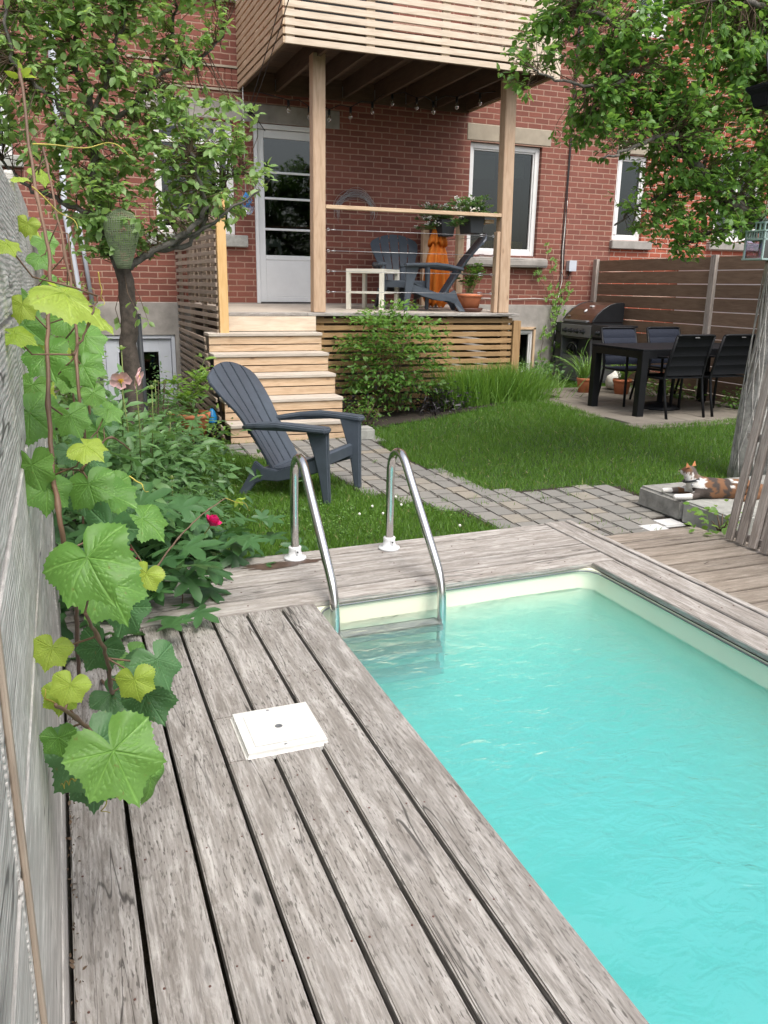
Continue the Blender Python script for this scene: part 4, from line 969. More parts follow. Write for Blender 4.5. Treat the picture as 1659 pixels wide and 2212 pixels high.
# ================================================================== FURNITURE
def adirondack(label, loc, rz, group='graphite armchairs'):
    t = thing('adirondack_chair', label, 'armchair', loc, rz, group)
    def bp(u, q):                       # the back: u across -1..1, q up 0..1
        w = np.interp(q, [0, .3, .5, .75, .92, 1], [.215, .225, .25, .305, .318, .292])
        arch = .085 * u * u * max(0, (q - .55) / .45)
        return Vector((u * w, (.10 + .475 * q - .045 * u * u), .205 + .735 * q - arch))
    b = MB(); nq = 14
    for k in range(5):
        u0, u1 = -1 + k * .4 + (.022 if k else 0), -1 + (k + 1) * .4 - (.022 if k < 4 else 0); V = []
        for i in range(nq + 1):
            q = i / nq
            for u in (u0, (u0 + u1) / 2, u1): V.append(bp(u, q))
            for u in (u1, (u0 + u1) / 2, u0): V.append(bp(u, q) + Vector((0, .018, -.008)))
        Fc = [(i * 6 + j, i * 6 + (j + 1) % 6, (i + 1) * 6 + (j + 1) % 6, (i + 1) * 6 + j) for i in range(nq) for j in range(6)] + [tuple(range(6))[::-1], tuple(nq * 6 + j for j in range(6))]
        b.add(V, Fc)
    for q in (.06, .36, .64, .90):
        V = [];
        for i in range(9):
            u = -.97 + 1.94 * i / 8
            for dz, dy in ((-.022, .014), (.022, .020), (.022, .032), (-.022, .026)): V.append(bp(u, q) + Vector((0, dy, dz)))
        Fc = [(i * 4 + j, i * 4 + (j + 1) % 4, (i + 1) * 4 + (j + 1) % 4, (i + 1) * 4 + j) for i in range(8) for j in range(4)] + [(3, 2, 1, 0), (32, 33, 34, 35)]
        b.add(V, Fc)
    b.build('backrest', 'graphite', t, bevel=.003, seg=2)
    sp = [(.135, .212), (.06, .208), (-.03, .222), (-.12, .252), (-.21, .292), (-.30, .335), (-.345, .350), (-.362, .335)]
    b = MB()
    for i in range(len(sp) - 1):
        (y0, z0), (y1, z1) = sp[i], sp[i + 1]; g = .006 if i < 5 else 0
        w0, w1 = np.interp(-y0, [-.14, .36], [.215, .262]), np.interp(-y1, [-.14, .36], [.215, .262])
        y0 -= g; z0 += g * .4
        V = [(-w0, y0, z0), (w0, y0, z0), (w1, y1, z1), (-w1, y1, z1), (-w0, y0, z0 - .016), (w0, y0, z0 - .016), (w1, y1, z1 - .016), (-w1, y1, z1 - .016)]
        b.add(V, [(0, 1, 2, 3), (7, 6, 5, 4), (0, 4, 5, 1), (1, 5, 6, 2), (2, 6, 7, 3), (3, 7, 4, 0)])
    b.bx(-.255, .255, -.37, -.352, .262, .338); b.bx(-.235, .235, -.35, .12, .185, .203) if False else None
    b.build('seat', 'graphite', t, bevel=.003, seg=2)
    for sx in (-1, 1):
        b = MB(); poly = [(-.365, .335), (-.2, .272), (0, .203), (.12, .215), (.19, .26), (.235, .15), (.325, 0), (.25, 0), (.19, .09), (.12, .12), (0, .125), (-.2, .175), (-.365, .235)]
        b.prism(poly, 0, .225 * sx, .262 * sx); b.v = [(x + sx * .02 * max(0, (.2 - z) / .2) * (1 if y > .2 else 0), y, z) for x, y, z in b.v]; b.build('side_rail', 'graphite', t, bevel=.006, seg=2)
        b = MB(); poly = [(-.425, .545), (-.25, .545), (-.275, .47), (-.318, .34), (-.352, .2), (-.385, 0), (-.435, 0), (-.43, .2), (-.425, .4)]
        b.prism(poly, 0, .262 * sx, .306 * sx); b.v = [(x - sx * .012 * (1 - z / .545), y, z) for x, y, z in b.v]; b.build('leg', 'graphite', t, bevel=.010, seg=3)
        b = MB(); poly = [(.245, -.43), (.30, -.445), (.352, -.43), (.372, -.30), (.365, -.05), (.345, .12), (.30, .225), (.235, .30), (.205, .29), (.225, .20), (.262, .08), (.268, -.1), (.255, -.3)]
        b.prism([(x * sx, y) for x, y in poly], 2, .520, .558); b.v = [(x, y, z - .045 * max(0, y) / .3 + .012 * math.sin((y + .43) * 4)) for x, y, z in b.v]; b.build('armrest', 'graphite', t, bevel=.010, seg=3)
    return t
c0 = adirondack('dark graphite slatted armchair standing on the lawn behind the pool ladder', (1.56, 5.84, -.155), math.radians(47))
dup(c0, (4.12, 10.05, zf(10.05)), math.radians(-12), 'dark graphite armchair facing the pool, behind the small cream table on the porch', 'graphite armchairs')
dup(c0, (4.42, 9.58, zf(9.58)), math.radians(-106), 'dark graphite armchair seen from the side, left of the terracotta pot on the porch', 'graphite armchairs')

t = thing('side_table', 'small cream square table with a lower shelf standing on the porch', 'side table', (3.68, 9.86, zf(9.86)), math.radians(44))
b = MB(); b.bx(-.25, .25, -.25, .25, .43, .48); b.build('table_top', 'cream', t, bevel=.003)
for sx in (-1, 1):
    for sy in (-1, 1): b = MB(); b.bx(sx * .225 - .024, sx * .225 + .024, sy * .225 - .024, sy * .225 + .024, 0, .43); b.build('leg', 'cream', t, bevel=.002)
b = MB(); b.bx(-.2, .2, -.2, .2, .195, .212); b.bx(-.2, .2, -.235, -.2, .19, .216); b.bx(.2, .235, -.2, .2, .19, .216); b.bx(-.235, -.2, -.2, .2, .19, .216); b.build('shelf', 'cream', t)

# closed parasol
t = thing('closed_parasol', 'closed orange parasol leaning upright by the porch railing behind the armchair', 'parasol', (4.76, 10.32, zf(10.32)))
b = MB(); prof = [(.105, .03), (.150, .12), (.155, .3), (.140, .5), (.110, .68), (.078, .80), (.062, .855), (.105, .80), (.100, .86), (.080, .96), (.05, 1.06), (.02, 1.12)]
V = []; n = 64
for i, (r_, z) in enumerate(prof):
    for k in range(n):
        a = 2 * PI * k / n; fold = 1 + (.22 if i < 6 else .30 if i in (7, 8) else .1) * math.sin(8 * a + .3 * math.sin(3 * a)) * (1 if z < .95 else .4)
        V.append((r_ * fold * math.cos(a), r_ * fold * math.sin(a), z - (.03 * math.cos(8 * a) if i in (0, 7) else 0)))
b.add(V, [(i * n + k, i * n + (k + 1) % n, (i + 1) * n + (k + 1) % n, (i + 1) * n + k) for i in range(len(prof) - 1) for k in range(n)], None, .5, True); b.build('canopy', 'orangecloth', t)
b = MB(); b.tube([(0, 0, 0), (0, 0, 1.18)], .017, 10); b.lathe([(.0, 1.16), (.02, 1.18), (.012, 1.22), (0, 1.23)], (0, 0, 0), 12); b.build('pole', 'post', t)

# dining table, chairs, parasol base
t = thing('dining_table', 'long black metal dining table on the patio with black chairs round it', 'table', (6.68, 7.735, 0))
b = MB(); b.bx(-.86, .86, -.465, .465, .712, .735); b.build('table_top', 'blackmesh', t, bevel=.003)
b = MB(); b.bx(-.86, .86, -.463, -.433, .635, .711); b.bx(-.86, .86, .433, .463, .635, .711); b.bx(-.859, -.83, -.433, .433, .635, .711); b.bx(.83, .859, -.433, .433, .635, .711); b.build('apron', 'black', t, bevel=.002)
for sx in (-1, 1):
    for sy in (-1, 1): b = MB(); b.bx(sx * .815 - .044, sx * .815 + .044, sy * .42 - .044, sy * .42 + .044, 0, .712); b.build('leg', 'black', t, bevel=.004)
def dchair(label, loc, rz, mat):
    t = thing('dining_chair', label, 'chair', loc, rz, 'black dining chairs')
    q = lambda p, w=.026, d=.014: None
    for sx in (-1, 1):
        x = .255 * sx
        b = MB(); b.tube([(x, -.25, 0), (x, -.245, .30), (x, -.235, .60), (x, -.22, .645)], .0155, 8); b.build('leg', 'black', t)
        b = MB(); b.tube([(x, .30, 0), (x, .24, .22), (x, .20, .43), (x * .98, .24, .62), (x * .97, .33, .885)], .0155, 8); b.build('leg', 'black', t)
        b = MB(); b.box((x, .0, .652), (.045, .50, .018), (.03, 0, 0)); b.tube([(x, -.235, .425), (x, .20, .425)], .013, 8); b.build('armrest', 'black', t, bevel=.004)
    b = MB(); n = 10; V = []
    for i in range(n + 1):
        y = -.25 + .46 * i / n; z = .44 - .02 * math.sin(PI * i / n)
        V += [(-.24, y, z), (.24, y, z), (.24, y, z - .012), (-.24, y, z - .012)]
    b.add(V, [(i * 4 + j, i * 4 + (j + 1) % 4, (i + 1) * 4 + (j + 1) % 4, (i + 1) * 4 + j) for i in range(n) for j in range(4)] + [(3, 2, 1, 0), (4 * n, 4 * n + 1, 4 * n + 2, 4 * n + 3)]); b.build('seat', mat, t)
    b = MB(); V = []; n = 24
    for i in range(n + 1):
        q_ = i / n; z = .46 + .42 * q_; y = .205 + .035 * q_ + .09 * q_ * q_ - .008 * abs(math.sin(q_ * PI * 4)); w = .238
        V += [(-w, y, z), (0, y - .0, z), (w, y, z), (w, y + .014, z), (0, y + .014, z), (-w, y + .014, z)]
    b.add(V, [(i * 6 + j, i * 6 + (j + 1) % 6, (i + 1) * 6 + (j + 1) % 6, (i + 1) * 6 + j) for i in range(n) for j in range(6)] + [(5, 4, 3, 2, 1, 0), tuple(6 * n + j for j in range(6))]); b.build('backrest', mat, t)
    b = MB(); b.tube([(-.248, .33, .885), (-.2, .333, .893), (.2, .333, .893), (.248, .33, .885)], .014, 8); b.build('top_rail', 'black', t)
    b = MB(); b.box((0, .351, .872), (.06, .004, .009)); b.build('handle_slot', 'wire', t)
    return t
dchair('left one of the two black dining chairs with their backs to the lawn', (6.30, 7.36, 0), PI, 'blackmesh')
dchair('black dining chair on the near side of the table next to the tree trunk', (6.93, 7.36, 0), PI, 'blackmesh')
dchair('dark padded dining chair behind the table, next to the grill', (6.43, 8.22, 0), 0, 'navymesh')
dchair('dark padded dining chair behind the table, nearer the brown fence than its twin', (7.14, 8.25, 0), 0, 'navymesh')
b = MB(); b.lathe([(0, 0), (.24, 0), (.245, .02), (.20, .05), (.10, .075), (.035, .085), (.03, .34), (.022, .34), (.022, .09)], (6.55, 7.80, 0), 28); tag(b.build('parasol_base', 'black'), 'round black parasol base on the patio under the dining table', 'parasol base')

# grill (front faces -X)
t = thing('gas_grill', 'gas grill with bronze domed lid and grey control panel against the brown fence', 'grill', (7.06, 10.36, 0), -PI / 2)
b = MB(); lid = [(0, .882), (.012, .91), (.07, .985), (.16, 1.065), (.27, 1.125), (.38, 1.155), (.50, 1.16), (.53, 1.15), (.53, .882)]
b.prism(lid, 0, -.36, .355); b.build('lid', 'lid', t, bevel=.004)
for sx in (-1, 1): b = MB(); b.prism([(y - .006, z + .008) for y, z in lid], 0, .357 * sx if sx > 0 else -.385, .385 if sx > 0 else -.362); b.build('lid_end', 'blackprop', t, bevel=.004)
b = MB(); b.bx(-.30, .30, -.055, -.035, .885, .915); b.bx(-.29, -.26, -.035, .01, .89, .912); b.bx(.26, .29, -.035, .01, .89, .912); b.build('lid_handle', 'steelgrey', t, bevel=.004)
b = MB(); b.lathe([(0, 0), (.03, 0), (.03, .008), (0, .01)], (0.02, .12, 1.04), 20, Euler((.75, 0, 0)).to_matrix()); b.bx(-.01, .05, .20, .25, 1.10, 1.118); b.build('thermometer', 'white', t)
b = MB(); b.box((-.27, .032, .965), (.07, .006, .022), (-.75, 0, 0)); b.build('badge', 'wire', t)
b = MB(); b.bx(-.385, .38, .01, .53, .80, .88); b.bx(-.38, .38, .02, .52, .64, .80); b.build('firebox', 'blackprop', t, bevel=.004)
b = MB(); b.bx(-.38, .375, -.02, .012, .675, .845); b.build('control_panel', 'steelgrey', t, bevel=.004)
for x in (-.25, -.10, .05, .20, .56):
    b = MB(); R = Euler((PI / 2, 0, 0)).to_matrix(); b.lathe([(.0, .052), (.020, .05), (.025, .012), (.036, .010), (.036, 0)], (x, -.02, .755), 18, R); b.box((x, -.075, .755), (.009, .016, .045)); b.build('knob', 'blackprop', t)
b = MB(); b.bx(.385, .78, .0, .48, .835, .865); b.bx(.385, .78, -.02, .002, .69, .863); b.build('side_shelf', 'blackprop', t, bevel=.006)
b = MB(); b.bx(-.57, -.39, .0, .48, .835, .86); b.bx(-.57, -.39, -.02, .0, .72, .862); b.build('side_shelf', 'blackprop', t, bevel=.006)
b = MB(); b.bx(-.36, .36, .02, .035, .06, .40); b.build('front_panel', 'steelgrey', t, bevel=.003)
b = MB(); b.bx(-.36, .36, .30, .31, .40, .63); b.bx(-.38, -.36, .0, .50, .04, .66); b.bx(.36, .38, .0, .50, .04, .66); b.bx(-.38, .38, .0, .5, .03, .055); b.build('cabinet', 'steelgrey', t, bevel=.002)
b = MB(); b.tube([(-.22, .03, .42), (-.24, .02, .50), (-.15, .0, .575), (-.03, -.005, .585), (.03, .0, .52), (.04, .03, .42)], .014, 8); b.tube([(-.18, .03, .43), (-.16, .02, .50), (-.08, .0, .555), (-.04, .02, .46), (-.10, .03, .42)], .012, 8); b.lathe([(0, 0), (.05, .01), (.05, .06), (.02, .08)], (-.22, .06, .40), 14); b.build('gas_hose', 'blackprop', t)
for (x, y) in ((-.32, .05), (.32, .05), (-.32, .45), (.32, .45)): b = MB(); b.lathe([(0, -.03), (.028, -.03), (.028, .03), (0, .03)], (x, y, .03), 14, Euler((0, PI / 2, 0)).to_matrix()); b.build('caster', 'blackprop', t)
t = thing('grill_brush', 'black handled grill brush hanging from the left shelf of the grill', 'brush', (7.02, 10.86, .24))
b = MB(); b.tube([(0, 0, .12), (0, .005, .25), (0, 0, .34)], [.013, .016, .017], 8); b.tube([(0, 0, .34), (0, 0, .50)], [.019, .014], 8); b.build('handle', 'blackprop', t)
b = MB(); b.tube([(0, 0, .50), (-.0, .01, .57), (0, -.012, .60), (0, -.02, .58)], .004, 6); b.build('hook', 'wire', t)
b = MB(); b.prism([(-.055, .0), (.055, .0), (.05, .05), (.018, .12), (-.018, .12), (-.05, .05)], 0, -.018, .018); b.build('head', 'blackprop', t, bevel=.004)
b = MB(); b.bx(-.015, .015, -.05, .05, -.02, .0); b.build('scraper', 'wire', t)

# pots
def pot(m, r, h, z0=0):
    m.lathe([(0, z0), (r * .70, z0), (r * .92, z0 + h * .78), (r * .93, z0 + h * .80), (r, z0 + h * .81), (r, z0 + h), (r * .9, z0 + h), (r * .88, z0 + h * .88), (0, z0 + h * .88)], (0, 0, 0), 32)
def plantpot(label, loc, r, h, saucer=False):
    t = thing('potted_plant', label, 'potted plant', loc); m = MB(); pot(m, r, h, .018 if saucer else 0); m.build('pot', 'terracotta', t)
    if saucer: m = MB(); m.lathe([(0, 0), (r * .95, 0), (r * 1.06, .03), (r * 1.08, .045), (r * 1.0, .045), (r * .9, .012), (0, .012)], (0, 0, 0), 32); m.build('saucer', 'saucer', t)
    m = MB(); m.lathe([(0, 0), (r * .88, 0)], (0, 0, h * .9 + (.018 if saucer else 0)), 20); m.build('potting_soil', 'soil', t)
    return t
def stemcloud(t, base, tips, mat, n_leaf, L, stem='stem', rs=.004, narrow=False, spread=.06, droop=.0, width=.8, start=.3):
    """stems from base to each tip with leaves along them; returns nothing"""
    m = MB(); P = []; D = []; N = []
    for tp in tips:
        b0 = Vector(base) + Vector((rnd.gauss(0, .02), rnd.gauss(0, .02), 0)); tp = Vector(tp); mid = b0.lerp(tp, .5) + Vector((rnd.gauss(0, .03), rnd.gauss(0, .03), .05 * (tp - b0).length))
        pts = [b0.lerp(mid, u * 2) if u < .5 else mid.lerp(tp, u * 2 - 1) for u in np.linspace(0, 1, 7)]; m.tube(pts, [rs * (1.2 - .7 * u) for u in np.linspace(0, 1, 7)], 5)
        for _ in range(n_leaf):
            u = start + (1 - start) * rnd.random() ** .7; i = min(5, int(u * 6)); p = pts[i].lerp(pts[i + 1], u * 6 - i)
            a = rnd.uniform(0, 2 * PI); d = Vector((math.cos(a), math.sin(a), rnd.uniform(-.1, .7) - droop)); 
            P.append(p + d * rnd.random() * spread); D.append(d); N.append((rnd.gauss(0, .35), rnd.gauss(0, .35), 1))
    m.build('stems', stem, t)
    Ls = L * NR.uniform(.6, 1.2, len(P))
    cloud('foliage', P, D, N, Ls, mat, t, tv=NARROW_V if narrow else LEAF_V, tf=LEAF_F, width=Ls * width)
t = plantpot('terracotta pot with a leafy green plant on the porch beside the right post', (4.80, 9.42, zf(9.42)), .165, .20, True)
stemcloud(t, (0, 0, .18), [(.10 * math.cos(a) + .05, .08 * math.sin(a), .36 + .20 * rnd.random() + (.12 if math.cos(a) > 0 else 0)) for a in np.linspace(0, 6, 14)], 'leaf_shrub', 20, .07, width=1.0)
t = plantpot('large terracotta pot with a bushy pale green flowering plant beside the slatted screen', (1.14, 8.15, -.15), .19, .27)
stemcloud(t, (0, 0, .25), [(.30 * math.cos(a) * rnd.uniform(.3, 1), .22 * math.sin(a), .42 + .42 * rnd.random()) for a in np.linspace(0, 6.1, 17)], 'leaf_bright', 16, .10, narrow=False, width=.85)
t = plantpot('small terracotta pot with a drooping plant under the dining table, beside its left leg', (6.52, 9.30, 0), .10, .2)
def archblades(t, c, n, L, r, mat='leaf_shrub', w=.012, up=1.2):
    P = np.array([[c[0] + rnd.gauss(0, r), c[1] + rnd.gauss(0, r), c[2]] for _ in range(n)]); D = rdir(n) * .8; D[:, 2] = np.abs(D[:, 2]) + up * .5
    tv = np.array([(x, s * wd, z) for x, z, wd in ((0, 0, .5), (.35, .02, .5), (.62, -.08, .42), (.82, -.24, .28)) for s in (1, -1)] + [(.93, 0, -.42)]); tv = tv[[0, 1, 2, 3, 4, 5, 6, 7, 8]]
    tf = [(0, 1, 3, 2), (2, 3, 5, 4), (4, 5, 7, 6), (6, 7, 8)]
    N = np.tile([0, 0, 1.0], (n, 1)) + NR.normal(0, .2, (n, 3))
    return cloud('foliage', P, D, N, L * NR.uniform(.6, 1.1, n), mat, t, tv=tv, tf=tf, width=w * NR.uniform(.7, 1.2, n))
archblades(t, (0, 0, .18), 70, .55, .03, up=1.6)
t = plantpot('small terracotta pot with a leafy plant under the dining table, right of its twin', (6.95, 9.05, 0), .125, .20)
stemcloud(t, (0, 0, .18), [(.14 * math.cos(a), .14 * math.sin(a), .35 + .25 * rnd.random()) for a in np.linspace(0, 6, 9)], 'leaf_bright', 10, .07); archblades(t, (0, 0, .18), 40, .5, .03)
m = MB(); m.lathe([(0, 0), (.11, .02), (.15, .09), (.13, .16), (.05, .2), (.02, .23)], (7.15, 9.45, .0), 14)
m.v = [(x + .02 * math.sin(z * 60 + y * 30), y + .02 * math.sin(x * 40), z) for x, y, z in m.v]; m.v = [(x, y, z * 1.2 + .0) for x, y, z in m.v]; tag(m.build('sack', 'petalwhite'), 'crumpled white sack behind the potted plants near the fence', 'sack')
m = MB(); m.bx(6.95, 7.35, 9.30, 9.62, -.01, .0) if False else None
# blue bell shaped feeder lid on a dark bottle
t = thing('garden_ornament', 'small blue bell shaped cap on a dark bottle beside the terracotta pot', 'ornament', (1.36, 8.25, -.15))
m = MB(); m.lathe([(0, 0), (.055, 0), (.06, .05), (.055, .13), (.03, .17), (0, .17)], (0, 0, 0), 18); m.build('bottle', 'blackprop', t)
m = MB(); m.lathe([(.058, .15), (.05, .20), (.035, .25), (.015, .28), (0, .285)], (0, 0, 0), 18); m.build('cap', 'blueplastic', t)

# planter boxes on the side rail
for (y0, y1, lab, seed) in ((9.28, 9.60, 'grey planter box with white flowers on the porch rail, the one nearer the right post', 3), (10.08, 10.50, 'grey planter box with trailing foliage on the porch rail, the one above the orange parasol', 5)):
    t = thing('planter_box', lab, 'planter', (4.80, (y0 + y1) / 2, 2.0), 0, 'planter boxes on the porch rail'); h = (y1 - y0) / 2
    m = MB(); V = []
    for z, k in ((-.02, .78), (.17, 1), (.185, 1.04), (.185, .92), (.12, .9)):
        for sx, sy in ((-1, -1), (1, -1), (1, 1), (-1, 1)): V.append((sx * .10 * k, sy * h * (1 - (1 - k) * .4), z))
    m.add(V, [(3, 2, 1, 0)] + [(i * 4 + j, i * 4 + (j + 1) % 4, (i + 1) * 4 + (j + 1) % 4, (i + 1) * 4 + j) for i in range(4) for j in range(4)] + [(16, 17, 18, 19)]); m.build('box', 'darkplastic', t, bevel=.003)
    r_ = random.Random(seed); tips = [(r_.uniform(-.26, .20), r_.uniform(-h * 1.4, h * 1.5), .20 + r_.random() * .20) for _ in range(46)] + [(-.24, h * r_.uniform(-1, 1), .06) for _ in range(8)]
    stemcloud(t, (0, 0, .14), tips, 'leaf_peony', 14, .065, start=.35, width=1.0)
    archblades(t, (0.03, 0, .15), 60, .30, .05, 'leaf_dark', .004, 1.8)
    P = []; m = MB()
    for _ in range(22):
        cx, cy, cz = r_.uniform(-.28, .08), r_.uniform(-h * 1.3, h * 1.3), .24 + r_.uniform(-.14, .16)
        for k in range(9): m.lathe([(0, .0), (.008, .003), (.010, .009), (0, .013)], (cx + r_.gauss(0, .016), cy + r_.gauss(0, .016), cz + r_.gauss(0, .012)), 6)
    m.build('white_flowers', 'petalwhite', t)['kind'] = 'stuff'

# ================================================================== TREES
def wob(pts, n=6, amp=.012):
    P = [Vector(p) for p in pts]; out = []
    for i in range(len(P) - 1):
        p0, p1, p2, p3 = P[max(i - 1, 0)], P[i], P[i + 1], P[min(i + 2, len(P) - 1)]
        for k in range(n):
            t = k / n; out.append(.5 * ((2 * p1) + (p2 - p0) * t + (2 * p0 - 5 * p1 + 4 * p2 - p3) * t * t + (3 * p1 - p0 - 3 * p2 + p3) * t ** 3) + Vector((rnd.gauss(0, amp), rnd.gauss(0, amp), rnd.gauss(0, amp * .5))))
    return out + [P[-1]]
def tree(t, limbs, blobs, depth, leafmat_, L, dens, Yc, stemmat, width=.55, droop=.3, twig_r=.006, upn=1.0, clust=7):
    """limbs: (points, r0, r1); blobs: (x, z, r) crown lobes; leaves sit in small clusters on twigs grown from the nearest limb"""
    nodes = []
    for (pts, r0, r1, nm) in limbs:
        q = wob(pts, 6, .006 if nm == 'trunk' else .012); m = MB(); m.tube(q, list(np.linspace(r0, r1, len(q))), 14 if nm == 'trunk' else 8); m.build(nm, stemmat if nm == 'trunk' else 'limbbark', t); nodes += q if nm != 'trunk' else q[-3:]
    NA = np.array([tuple(p) for p in nodes]); m = MB(); P = []; D = []; N = []; rv = []
    tw = []
    for (bx_, bz, br) in blobs:
        n = max(2, int(dens * (br / .25) ** 2.3))
        for _ in range(n):
            d = rdir(1)[0] * br * rnd.random() ** .38; y = Yc + d[1] * depth + rnd.gauss(0, .08)
            c = Vector((bx_ + d[0], y, bz + d[2] * .9)); k = np.argmin(((NA - np.array(c)) ** 2).sum(1) + NR.rand(len(NA)) * .05); a = Vector(NA[k]); L_ = (c - a).length
            if L_ > .9: a = c + (a - c) * (.6 / L_); 
            mid = a.lerp(c, .55) + Vector((rnd.gauss(0, .04), rnd.gauss(0, .04), rnd.gauss(0, .04)))
            m.tube([a, mid, c], [twig_r, twig_r * .7, twig_r * .35], 4, caps=False)
            outd = (c - mid).normalized(); bright = np.clip(.5 + rnd.gauss(0, .16), 0, 1)
            for _ in range(clust + rnd.randint(-2, 2)):
                u = rnd.random(); p = mid.lerp(c, u) if rnd.random() < .6 else c
                dd = outd * .55 + Vector((rnd.gauss(0, .7), rnd.gauss(0, .7), rnd.gauss(0, .35) - droop))
                P.append(p + dd.normalized() * .012); D.append(dd); N.append((rnd.gauss(0, .45), rnd.gauss(0, .45) - .25, upn)); rv.append(np.clip(bright + rnd.gauss(0, .18), 0, 1)); tw.append(c)
    m.build('twigs', 'twig', t)
    Ls = L * NR.uniform(.55, 1.15, len(P)); cloud('crown', P, D, N, Ls, leafmat_, t, width=Ls * width * 3.1, rv=np.array(rv)); return tw
Y1 = 6.0
lt = thing('apple_tree', 'slim apple tree with dark trunk and curled green leaves in the left flower bed', 'tree', (0, 0, 0))
Lp = lambda l, dy=0: [(a, Y1 + dy * i / len(l), b) for i, (a, b) in enumerate(l)]
LIMB = [([(.45, 6.02, -.2), (.455, 6.0, .3), (.44, 6, .88), (.45, 6, 1.2), (.43, 6, 1.47)], .068, .052, 'trunk'),
 (Lp([(.45, 1.44), (.64, 1.56), (.86, 1.69), (.98, 1.83), (.94, 1.99), (.88, 2.16)], -.3), .026, .010, 'limb'),
 (Lp([(.44, 1.44), (.34, 1.67), (.29, 1.96), (.31, 2.43), (.24, 2.66), (.25, 2.97), (.25, 3.3)], .2), .036, .010, 'limb'),
 (Lp([(.31, 2.24), (.17, 2.34), (-.01, 2.51), (-.13, 2.62), (-.14, 2.97)], -.3), .020, .008, 'limb'),
 (Lp([(.33, 2.27), (.54, 2.45), (.7, 2.63), (.85, 2.94), (.94, 3.26)], .3), .020, .008, 'limb'),
 (Lp([(.32, 2.38), (.44, 2.66), (.53, 2.93), (.56, 3.21)], -.2), .016, .007, 'limb'),
 (Lp([(.35, 1.73), (.13, 1.84), (-.11, 1.94), (-.26, 2.12)], .3), .022, .008, 'limb'),
 (Lp([(.64, 1.56), (.92, 1.65), (1.09, 1.94), (1.19, 2.07), (1.38, 2.11)], .2), .020, .006, 'limb'),
 (Lp([(.7, 2.63), (1.03, 2.8), (1.19, 2.98)], .2), .012, .006, 'limb'), (Lp([(.79, 1.6), (1.08, 1.79), (1.32, 1.95)], -.4), .014, .006, 'limb')]
LBLOB = [(-0.03, 2.84, 0.25), (0.29, 2.87, 0.26), (0.63, 2.94, 0.22), (0.91, 2.81, 0.20), (1.13, 2.97, 0.10), (0.05, 2.56, 0.23), (0.41, 2.57, 0.25), (0.75, 2.55, 0.20), (1.01, 2.38, 0.23), (1.28, 2.5, 0.12), (1.35, 2.08, 0.14), (1.0, 2.14, 0.27), (0.68, 2.26, 0.27), (0.3, 2.24, 0.27), (0.04, 2.14, 0.21), (0.42, 1.96, 0.24), (0.81, 1.87, 0.25), (1.12, 1.88, 0.17), (0.18, 1.84, 0.21), (0.34, 1.67, 0.16), (0.61, 1.65, 0.14), (0.2, 1.64, 0.13), (-0.16, 2.34, 0.17), (-0.15, 2.65, 0.17), (-0.35, 2.7, 0.25), (-0.36, 2.32, 0.23), (1.24, 2.24, 0.12), (0.65, 3.22, 0.35), (0.1, 3.15, 0.34), (1.08, 3.28, 0.24), (.44, 1.72, .17), (.50, 1.60, .12), (.34, 1.58, .12), (.52, 1.12, .07), (.45, .95, .05)]
tree(lt, LIMB, LBLOB, 1.3, 'leaf_apple', .072, 56, Y1, 'bark', width=.36, droop=.35, twig_r=.0035)
rt = thing('serviceberry_tree', 'grey barked berry tree whose leafy crown hangs over the patio at the right', 'tree', (0, 0, 0))
Y2 = 4.95; Rp = lambda l, dy=0: [(a, Y2 + dy * i / len(l), b) for i, (a, b) in enumerate(l)]
RL = [([(5.20, 4.98, -.25), (5.19, 4.95, .35), (5.24, 4.95, .94), (5.22, 4.95, 1.6)], .20, .15, 'trunk'),
 (Rp([(5.17, 1.5), (4.96, 1.85), (4.65, 2.0), (4.41, 2.2), (4.13, 2.39), (3.83, 2.63), (3.55, 2.96), (3.44, 3.13), (3.35, 3.4)], .4), .062, .012, 'limb'),
 (Rp([(3.55, 2.96), (3.34, 3.04), (3.17, 3.04)]), .018, .007, 'limb'), (Rp([(4.09, 2.39), (3.83, 2.34), (3.57, 2.24), (3.32, 2.16)], -.3), .020, .006, 'limb'),
 (Rp([(5.05, 2.43), (4.75, 3.09), (4.5, 3.14), (4.18, 3.15), (3.88, 3.07)], -.5), .035, .010, 'limb'), (Rp([(4.65, 2.0), (4.34, 2.08), (4.0, 1.94), (3.89, 1.81)], .5), .022, .007, 'limb'),
 (Rp([(3.7, 2.75), (3.42, 2.62), (3.07, 2.64), (2.9, 2.68)]), .014, .005, 'limb'), (Rp([(5.19, 1.55), (5.08, 2.43), (5.02, 3.03), (5.0, 3.54)], .4), .09, .03, 'limb'), (Rp([(4.89, 1.85), (4.56, 1.77), (4.32, 1.64)], .3), .018, .007, 'limb')]
